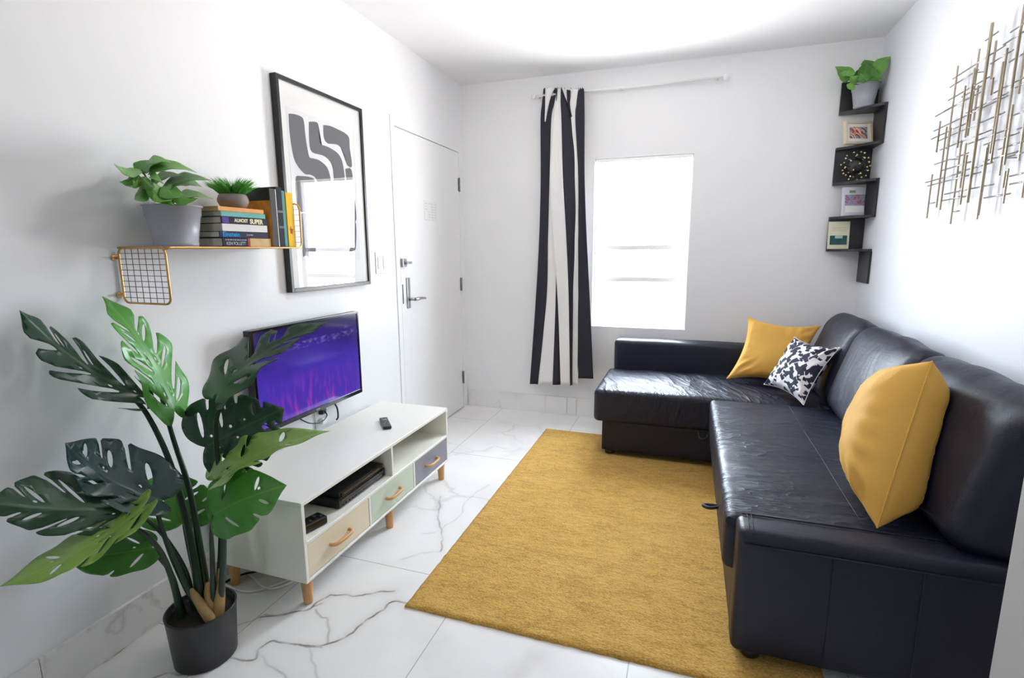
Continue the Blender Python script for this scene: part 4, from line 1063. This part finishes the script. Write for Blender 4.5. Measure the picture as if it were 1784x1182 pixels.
# ------------------------------------------------------------------ pothos pots
def shade_pot(root, x, y, z, r0, r1, h):
    bm = bmesh.new()
    lathe(bm, [(0, 0), (r0, 0), (r0+.002, .003), (r0+(r1-r0)*.08+.002, h*.10), (r0+(r1-r0)*.10, h*.105), (r0+(r1-r0)*.72, h*.74), (r0+(r1-r0)*.72+.003, h*.75), (r1-.001, h*.97), (r1+.004, h*.972), (r1+.004, h), (r1-.002, h), (r1-.006, h*.9), (0, h*.88)], (x, y, z), 44)
    part('pot', bm, 'potgrey', root, label='grey pot')
    bm = bmesh.new(); lathe(bm, [(0, h*.90), (r1-.006, h*.885)], (x, y, z), 28); part('soil', bm, 'soil', root)
pt = empty('potted_pothos', (-1.622, 1.302, ZS), 'leafy green pothos in a grey pot on the wire shelf', 'plant')
px_, py_ = -1.622, 1.300
shade_pot(pt, px_, py_, ZS, .063, .083, .132)
def stalk(root, pts, r=.002, mat='stemgreen'):
    bm = bmesh.new(); tube(bm, spline(pts, 5), r, 6); part('stalk', bm, mat, root)
PL = [  # base, tip, edge, edge, shade
 ((-1.620,1.206,1.547), (-1.600,1.110,1.544), (-1.660,1.197,1.571), (-1.560,1.128,1.530), 'pothos'),
 ((-1.620,1.215,1.544), (-1.640,1.258,1.595), (-1.660,1.225,1.569), (-1.580,1.220,1.560), 'pothos_dark'),
 ((-1.630,1.239,1.562), (-1.580,1.278,1.586), (-1.660,1.297,1.602), (-1.560,1.227,1.564), 'pothos'),
 ((-1.600,1.222,1.544), (-1.550,1.343,1.569), (-1.630,1.310,1.579), (-1.560,1.258,1.537), 'pothos'),
 ((-1.600,1.181,1.531), (-1.570,1.104,1.492), (-1.630,1.172,1.539), (-1.550,1.117,1.499), 'pothos_dark'),
 ((-1.600,1.206,1.508), (-1.550,1.126,1.440), (-1.600,1.160,1.480), (-1.560,1.168,1.465), 'pothos_dark'),
 ((-1.580,1.243,1.494), (-1.520,1.366,1.547), (-1.610,1.347,1.541), (-1.530,1.284,1.496), 'pothos_dark'),
 ((-1.560,1.186,1.501), (-1.510,1.213,1.434), (-1.540,1.177,1.460), (-1.540,1.231,1.481), 'pothos'),
 ((-1.560,1.238,1.501), (-1.500,1.223,1.455), (-1.520,1.188,1.469), (-1.550,1.284,1.497), 'pothos_dark'),
 ((-1.600,1.294,1.464), (-1.530,1.378,1.485), (-1.640,1.387,1.496), (-1.530,1.304,1.459), 'pothos'),
 ((-1.580,1.205,1.528), (-1.520,1.197,1.507), (-1.600,1.233,1.546), (-1.550,1.190,1.508), 'pothos'),
 ((-1.570,1.175,1.517), (-1.520,1.168,1.484), (-1.550,1.160,1.491), (-1.580,1.214,1.519), 'pothos_dark'),
 ((-1.550,1.201,1.478), (-1.500,1.203,1.449), (-1.520,1.168,1.454), (-1.530,1.230,1.477), 'pothos'),
 ((-1.570,1.263,1.482), (-1.500,1.295,1.461), (-1.520,1.251,1.454), (-1.580,1.325,1.495), 'pothos'),
 ((-1.600,1.206,1.522), (-1.550,1.120,1.499), (-1.600,1.180,1.529), (-1.560,1.147,1.493), 'pothos'),
 ((-1.620,1.248,1.517), (-1.580,1.315,1.552), (-1.650,1.310,1.550), (-1.580,1.263,1.517), 'pothos_dark'),
 ((-1.620,1.318,1.525), (-1.550,1.358,1.520), (-1.650,1.389,1.550), (-1.550,1.305,1.499), 'pothos'),
]
for i, (b, t, e1, e2, mt) in enumerate(PL):
    leaf('leaf', b, t, e1, e2, mt, pt, 'heart', seed=40+i, bend=.06, cup=.10, curl=.15, wave=.012)
    c = Vector((px_+random.uniform(-.02, .02), py_+random.uniform(-.03, .01), ZS+.118)); bb = Vector(b)
    stalk(pt, [c, c.lerp(bb, .5)+Vector((0, -.008, .012)), bb])

# ------------------------------------------------------------------ zigzag corner shelf and its things
cs = empty('corner_shelf', (XR-.1, YB-.1, 1.09), 'black zigzag corner shelf of stepped tiers beside the metal wall art', 'shelf')
CXL, CYN = .838, 3.695; g = .0006
def tri(bm, z):
    prism(bm, [(CXL, YB-g), (CXL, YB-.028), (CXL+.07, YB-.082), (XR-.062, CYN+.032), (XR-.02, CYN), (XR-g, CYN), (XR-g, YB-g)], 2, z-.015, z)
tiers = [2.128, 1.917, 1.706, 1.495, 1.292]
for k, zt in enumerate(tiers):
    bm = bmesh.new(); tri(bm, zt); part('shelf_board', bm, 'shelfblack', cs)
    zu = 2.305 if k == 0 else tiers[k-1]-.015
    bm = bmesh.new()
    if k % 2 == 0: box(bm, CXL, XR-g-.001, YB-g-.012, YB-g, zt, zu, .001, 1)
    else: box(bm, XR-g-.012, XR-g, CYN, YB-g-.001, zt, zu, .001, 1)
    part('upright_panel', bm, 'shelfblack', cs)
bm = bmesh.new(); box(bm, XR-g-.012, XR-g, CYN-.01, YB-g-.001, 1.083, tiers[4]-.015, .001, 1); part('upright_panel', bm, 'shelfblack', cs)
cp = empty('potted_pothos', (.945, 3.80, 2.128), 'small green pothos in a grey pot on the top of the corner shelf', 'plant')
shade_pot(cp, .944, 3.808, 2.1283, .050, .073, .135)
PL2 = [
 ((0.846,3.780,2.287), (0.775,3.780,2.380), (0.774,3.760,2.304), (0.857,3.800,2.349), 'pothos'),
 ((0.827,3.760,2.308), (0.847,3.760,2.351), (0.790,3.760,2.325), (0.873,3.760,2.316), 'pothos'),
 ((0.907,3.760,2.275), (0.937,3.780,2.378), (0.883,3.760,2.340), (0.981,3.780,2.317), 'pothos_dark'),
 ((0.967,3.760,2.306), (1.032,3.740,2.392), (0.989,3.800,2.379), (1.029,3.720,2.306), 'pothos'),
 ((0.933,3.800,2.353), (0.923,3.800,2.399), (0.913,3.820,2.381), (0.983,3.800,2.379), 'pothos_dark'),
 ((0.952,3.740,2.289), (1.001,3.700,2.248), (0.966,3.740,2.319), (0.957,3.700,2.240), 'pothos_dark'),
 ((0.879,3.760,2.258), (0.846,3.740,2.300), (0.837,3.740,2.270), (0.898,3.760,2.301), 'pothos'),
 ((0.927,3.720,2.255), (0.889,3.700,2.297), (0.879,3.720,2.266), (0.940,3.720,2.291), 'pothos_dark'),
 ((0.887,3.800,2.282), (0.950,3.820,2.357), (0.892,3.820,2.345), (0.949,3.820,2.307), 'pothos_dark'),
 ((0.858,3.720,2.243), (0.827,3.700,2.215), (0.824,3.700,2.247), (0.862,3.700,2.212), 'pothos'),
]
for i, (b, t, e1, e2, mt) in enumerate(PL2):
    leaf('leaf', b, t, e1, e2, mt, cp, 'heart', seed=70+i, bend=.08, cup=.10, curl=.2, wave=.015)
    c = Vector((.944, 3.80, 2.247)); bb = Vector(b); stalk(cp, [c, c.lerp(bb, .5)+Vector((0, 0, .006)), bb], .0018)
# small framed picture on the second tier
def artmat():
    s = N('retro_stripe_art'); uv = s.n('ShaderNodeUVMap'); uv.uv_map = 'scr'
    sc = s.n('ShaderNodeVectorMath', operation='MULTIPLY'); sc.inputs[1].default_value = (3, 2, 1); s.l(uv.outputs[0], sc.inputs[0])
    fr2 = s.n('ShaderNodeVectorMath', operation='FRACTION'); s.l(sc.outputs[0], fr2.inputs[0])
    ln = s.n('ShaderNodeVectorMath', operation='LENGTH'); s.l(fr2.outputs[0], ln.inputs[0])
    wv = s.n('ShaderNodeTexWhiteNoise', noise_dimensions='4D'); fl = s.n('ShaderNodeVectorMath', operation='FLOOR'); s.l(sc.outputs[0], fl.inputs[0]); s.l(fl.outputs[0], wv.inputs['Vector'])
    s.l(s.math('FLOOR', s.math('MULTIPLY', ln.outputs['Value'], 7)), wv.inputs['W'])
    c = s.ramp(wv.outputs[0], [(0, (.65, .12, .06)), (.16, (.06, .07, .10)), (.3, (.72, .32, .18)), (.45, (.18, .34, .30)), (.6, (.80, .66, .48)), (.75, (.20, .05, .16)), (.9, (.30, .42, .55))])
    for n_ in s.t.nodes:
        if n_.type == 'VALTORGB': n_.color_ramp.interpolation = 'CONSTANT'
    s.set(c, .5); return s.m
M['retro'] = artmat()
def uvquad(name, mat, parent, P, uvn='scr'):
    bm = bmesh.new(); f = bm.faces.new([bm.verts.new(p) for p in P]); ul = bm.loops.layers.uv.new(uvn)
    for lp, c in zip(f.loops, ((0, 0), (1, 0), (1, 1), (0, 1))): lp[ul].uv = c
    return link(name, bm, mat, parent, recalc=False)
def standing(name, loc, rz, tilt, label, cat):
    o = bpy.data.objects.new(name, None); C.objects.link(o); o.location = loc; o.rotation_euler = (tilt, 0, rz); return tag(o, label, cat)
# local axes of a standing picture: x width, z up, -y faces the viewer
fp = standing('framed_picture', (.940, 3.790, 1.9212), math.radians(22), math.radians(-9), 'small pale wood frame with colourful curved stripes on the corner shelf', 'picture')
W, H = .172, .138; bm = bmesh.new(); t = .014
box(bm, -W/2, -W/2+t, 0, .022, 0, H, .001, 1); box(bm, W/2-t, W/2, 0, .022, 0, H, .001, 1); box(bm, -W/2+t, W/2-t, 0, .022, 0, t, .001, 1); box(bm, -W/2+t, W/2-t, 0, .022, H-t, H, .001, 1)
link('frame', bm, 'palewood', fp)
bm = bmesh.new(); box(bm, -W/2+t, W/2-t, .008, .016, t, H-t); link('mat_board', bm, 'paper', fp)
uvquad('artwork', 'retro', fp, [(-.056, .0076, .034), (.056, .0076, .034), (.056, .0076, H-.034), (-.056, .0076, H-.034)])
# spiky black ornament with gold tips
orn = empty('spiky_ornament', (.938, 3.800, 1.7065), 'black spiky ball ornament with pale gold tips on the middle tier', 'ornament')
oc = Vector((.937, 3.798, 1.793)); bm = bmesh.new(); bmesh.ops.create_icosphere(bm, subdivisions=3, radius=.046, matrix=T(oc)); part('ball', bm, 'frameblack', orn, True)
bm = bmesh.new(); bt = bmesh.new(); n = 40
for k in range(n):
    ph = math.acos(1-2*(k+.5)/n); th = PI*(1+5**.5)*k; d = Vector((math.sin(ph)*math.cos(th), math.sin(ph)*math.sin(th), math.cos(ph)))
    L_ = .083
    if d.y > .2 or d.x > .75: L_ = .072
    tube(bm, [oc+d*.035, oc+d*L_], .0013, 5); bmesh.ops.create_icosphere(bt, subdivisions=1, radius=.0058, matrix=T(oc+d*L_))
part('spikes', bm, 'frameblack', orn); tp = part('tips', bt, 'goldtip', orn, True, label='pale gold tips')
# paperback with a picture cover on the fourth tier
M['cov'] = plain('pale_blue_cover', (.60, .62, .68), .5, var=.06)
def covmat():
    s = N('painted_cover'); v = s.noise(34, 4, dist=1.5)
    s.set(s.ramp(v, [(.36, (.10, .20, .32)), (.47, (.28, .40, .52)), (.53, (.50, .20, .30)), (.62, (.22, .08, .16)), (.7, (.6, .35, .4))]), .5); return s.m
M['covart'] = covmat()
pb = standing('picture_book', (.948, 3.79, 1.4980), math.radians(14), math.radians(-6), 'pale book with a painted pink and blue cover standing on the corner shelf', 'book')
bm = bmesh.new(); box(bm, -.062, .062, 0, .003, 0, .172, .001, 1); box(bm, -.062, .062, .019, .022, 0, .172, .001, 1); box(bm, -.064, -.060, 0, .022, 0, .172, .001, 1); link('cover', bm, 'cov', pb)
bm = bmesh.new(); box(bm, -.059, .060, .003, .019, .003, .169); link('pages', bm, col('cream_pages', (.75, .66, .48)), pb)
uvquad('cover_picture', 'covart', pb, [(-.055, -.0006, .060), (.060, -.0006, .060), (.060, -.0006, .125), (-.055, -.0006, .125)])
bm = bmesh.new(); box(bm, -.052, .058, -.0008, 0, .018, .056, 0); link('cover_label', bm, 'paper', pb)
bm = bmesh.new(); box(bm, -.030, .006, -.0008, 0, .136, .152, 0); link('cover_emblem', bm, col('moss_print', (.25, .28, .14)), pb)
# cream card with a green band on the fifth tier
cd = standing('greeting_card', (.893, 3.845, 1.2932), math.radians(2), math.radians(-5), 'cream card with a dark green landscape band on the lowest shelf tier', 'card')
bm = bmesh.new(); box(bm, -.060, .060, 0, .006, 0, .172, .0008, 1); link('card_sheet', bm, col('cream_card', (.72, .70, .52)), cd)
bm = bmesh.new(); box(bm, -.048, .048, -.0012, 0, .026, .084, 0); link('picture_band', bm, col('deep_green', (.03, .10, .10), var=.5), cd)
bm = bmesh.new(); box(bm, -.020, .022, -.0018, -.0012, .066, .083, 0); link('picture_highlight', bm, col('mint_print', (.40, .60, .52)), cd)
bm = bmesh.new()
for z_ in (.112, .122, .132): box(bm, -.040, .042, -.0012, 0, z_, z_+.002, 0)
link('print_lines', bm, col('sand_print', (.52, .48, .32)), cd)

# ------------------------------------------------------------------ metal rod wall sculpture
wa = empty('wall_sculpture', (XR, 2.5, 1.4), 'large openwork sculpture of crossed gold and silver metal rods on the wall above the sofa', 'wall art')
for i, (y, z0, z1, dv_) in enumerate(RODV):
    th = .0080 if (z1-z0) > .55 else .0056; dx = (.030, .040)[i % 2]
    bm = bmesh.new(); box(bm, XR-dx-th, XR-dx, y-th/2, y+th/2, z0, z1, .0006, 1); part('vertical_rod', bm, 'rodgold', wa)
for i, (z_, y0, y1, dv_) in enumerate(RODH):
    bm = bmesh.new(); tube(bm, [(XR-.033, y0, z_), (XR-.033, y1, z_)], .0029, 6); part('horizontal_rod', bm, 'rodsilver', wa)
# rods continuing beyond the picture edge
for i in range(9):
    y = 2.08 - .062*i; bm = bmesh.new(); zz = 1.50 + .07*((i*5) % 4); box(bm, XR-.036, XR-.031, y-.0025, y+.0025, zz, zz+.42+.05*((i*3) % 4), .0006, 1); part('vertical_rod', bm, 'rodgold', wa)
for i in range(9):
    z_ = 1.55 + .055*i; bm = bmesh.new(); tube(bm, [(XR-.033, 1.60 + .05*((i*7) % 4), z_), (XR-.033, 2.12 + .03*(i % 3), z_)], .0029, 6); part('horizontal_rod', bm, 'rodsilver', wa)
for y, z_ in ((2.72, 1.66), (2.59, 1.96), (2.30, 1.60), (2.26, 1.95), (1.85, 1.80), (2.60, 1.50)):
    bm = bmesh.new(); tube(bm, [(XR-.0002, y, z_), (XR-.034, y, z_)], .002, 8); part('wall_pin', bm, 'rodsilver', wa)

# ------------------------------------------------------------------ striped curtain on its white rod
rz_ = 2.395
rodo = empty('curtain_rod', (-.4, YB-.06, rz_), 'thin white curtain rod above the window', 'curtain rod')
bm = bmesh.new(); tube(bm, [(-1.12, YB-.06, rz_), (.155, YB-.06, rz_)], .008, 14); part('rod', bm, 'white', rodo)
for x in (-1.13, .165):
    bm = bmesh.new(); bmesh.ops.create_uvsphere(bm, u_segments=18, v_segments=12, radius=.017, matrix=T((x, YB-.06, rz_))); part('finial', bm, 'white', rodo, True)
for x in (-1.10, -.50, .12):
    bm = bmesh.new(); tube(bm, [(x, YB-.0005, rz_), (x, YB-.006, rz_)], .02, 16); tube(bm, [(x, YB-.004, rz_), (x, YB-.06, rz_)], .006, 8); part('bracket', bm, 'white', rodo)
CUY = 3.835
STRIPS = [
 ('black', 0, -0.006, [((-1.056,3.835,2.439), (-0.956,3.835,2.429)), ((-1.061,3.835,2.388), (-0.965,3.835,2.379)), ((-1.067,3.835,2.328), (-0.977,3.835,2.320)), ((-1.076,3.835,2.225), (-0.995,3.835,2.219)), ((-1.074,3.835,1.824), (-1.005,3.835,1.821)), ((-1.085,3.835,1.386), (-1.014,3.835,1.385)), ((-1.110,3.835,0.929), (-1.023,3.835,0.931)), ((-1.158,3.835,0.242), (-1.088,3.835,0.247)), ]),
 ('white', -0.016, -0.012, [((-1.041,3.835,2.443), (-0.970,3.835,2.436)), ((-1.040,3.835,2.387), (-0.998,3.835,2.383)), ((-1.040,3.835,2.315), (-1.018,3.835,2.313)), ((-1.042,3.835,2.212), (-1.037,3.835,2.212)), ]),
 ('white', -0.004, -0.022, [((-0.961,3.835,2.430), (-0.947,3.835,2.428)), ((-0.967,3.835,2.380), (-0.956,3.835,2.379)), ((-0.980,3.835,2.320), (-0.960,3.835,2.318)), ((-0.999,3.835,2.219), (-0.963,3.835,2.216)), ((-1.005,3.835,1.821), (-0.951,3.835,1.818)), ((-1.014,3.835,1.385), (-0.933,3.835,1.384)), ((-1.023,3.835,0.931), (-0.938,3.835,0.933)), ((-1.088,3.835,0.247), (-0.961,3.835,0.257)), ]),
 ('black', -0.022, -0.006, [((-0.961,3.835,2.430), (-0.947,3.835,2.428)), ((-0.960,3.835,2.379), (-0.947,3.835,2.378)), ((-0.964,3.835,2.318), (-0.946,3.835,2.317)), ((-0.968,3.835,2.216), (-0.945,3.835,2.215)), ((-0.960,3.835,1.818), (-0.937,3.835,1.817)), ((-0.947,3.835,1.384), (-0.928,3.835,1.384)), ((-0.947,3.835,0.933), (-0.914,3.835,0.934)), ((-0.965,3.835,0.257), (-0.888,3.835,0.263)), ]),
 ('white', -0.035, -0.05, [((-0.954,3.835,2.429), (-0.923,3.835,2.426)), ((-0.960,3.835,2.379), (-0.923,3.835,2.375)), ((-0.964,3.835,2.318), (-0.920,3.835,2.315)), ((-0.974,3.835,2.217), (-0.912,3.835,2.212)), ((-0.996,3.835,1.820), (-0.894,3.835,1.815)), ((-0.970,3.835,1.384), (-0.864,3.835,1.383)), ((-0.928,3.835,0.934), (-0.840,3.835,0.936)), ((-0.898,3.835,0.262), (-0.821,3.835,0.269)), ]),
 ('black', -0.05, -0.018, [((-0.923,3.835,2.426), (-0.917,3.835,2.425)), ((-0.923,3.835,2.375), (-0.896,3.835,2.373)), ((-0.920,3.835,2.315), (-0.871,3.835,2.310)), ((-0.912,3.835,2.212), (-0.844,3.835,2.207)), ((-0.894,3.835,1.815), (-0.807,3.835,1.811)), ((-0.864,3.835,1.383), (-0.805,3.835,1.382)), ((-0.840,3.835,0.936), (-0.812,3.835,0.936)), ((-0.821,3.835,0.269), (-0.809,3.835,0.269)), ]),
 ('white', -0.018, -0.03, [((-0.921,3.835,2.426), (-0.791,3.835,2.413)), ((-0.899,3.835,2.373), (-0.803,3.835,2.364)), ((-0.874,3.835,2.310), (-0.810,3.835,2.305)), ((-0.846,3.835,2.207), (-0.813,3.835,2.204)), ((-0.816,3.835,1.812), (-0.785,3.835,1.810)), ((-0.814,3.835,1.382), (-0.776,3.835,1.382)), ((-0.817,3.835,0.936), (-0.771,3.835,0.937)), ((-0.816,3.835,0.269), (-0.762,3.835,0.273)), ]),
 ('black', -0.036, -0.034, [((-0.881,3.835,2.408), (-0.855,3.835,2.405)), ((-0.879,3.835,2.371), (-0.855,3.835,2.369)), ((-0.871,3.835,2.310), (-0.858,3.835,2.309)), ((-0.844,3.835,2.227), (-0.842,3.835,2.227)), ]),
 ('black', -0.03, -0.046, [((-0.799,3.835,2.414), (-0.759,3.835,2.410)), ((-0.805,3.835,2.364), (-0.753,3.835,2.360)), ((-0.810,3.835,2.305), (-0.750,3.835,2.299)), ((-0.815,3.835,2.204), (-0.746,3.835,2.199)), ((-0.787,3.835,1.810), (-0.737,3.835,1.808)), ((-0.780,3.835,1.382), (-0.713,3.835,1.381)), ((-0.773,3.835,0.937), (-0.682,3.835,0.940)), ((-0.768,3.835,0.325), (-0.644,3.835,0.335)), ]),
]
cbm = bmesh.new(); rows = 60; folds = 8
for ci, (c, d0, d1, prs) in enumerate(STRIPS):
    Ls = spline([(p[0][0], 0, p[0][2]) for p in prs], 12); Rs = spline([(p[1][0], 0, p[1][2]) for p in prs], 12)
    n = len(Ls); grid = []
    for k in range(n):
        row = []; tt = (k/(n-1) if n > 60 else k/(n-1)*.15); amp = .35 + .65*min(1, tt*1.6)
        for j in range(folds+1):
            s_ = j/folds; x = Ls[k].x*(1-s_) + Rs[k].x*s_; z = Ls[k].z*(1-s_) + Rs[k].z*s_
            if k == 0: z += .010*math.sin(j*2.1 + ci)
            y = CUY + (d0*(1-s_) + d1*s_)*amp - .010*math.sin(PI*s_)*(1 if ci % 2 else -.6) + .004*fn((x*3, z*1.5, ci), 3)
            row.append(cbm.verts.new((x, y, z)))
        grid.append(row)
    for k in range(n-1):
        for j in range(folds):
            f = cbm.faces.new((grid[k][j], grid[k+1][j], grid[k+1][j+1], grid[k][j+1])); f.smooth = True; f.material_index = 0 if c == 'black' else 1
# hem turned behind the front folds
cu = tag(link('curtain', cbm, ['curtain_black', 'curtain_white']), 'black and white striped curtain panel hanging gathered beside the window', 'curtain')
md = cu.modifiers.new('cloth_thickness', 'SOLIDIFY'); md.thickness = .0018
bm = bmesh.new()
for k in range(5):
    x = -1.055 + .07*k; pts = [(x, CUY-.012*(k % 2)-.006, 2.40)]
    lp = []
    for q in range(13):
        a = 2*PI*q/12; lp.append((x+.004*math.sin(a), YB-.06+.012*math.cos(a), rz_+.012*math.sin(a)))
    tube(bm, lp, .002, 6, cap=False)
link('curtain_rings', bm, 'white', cu)
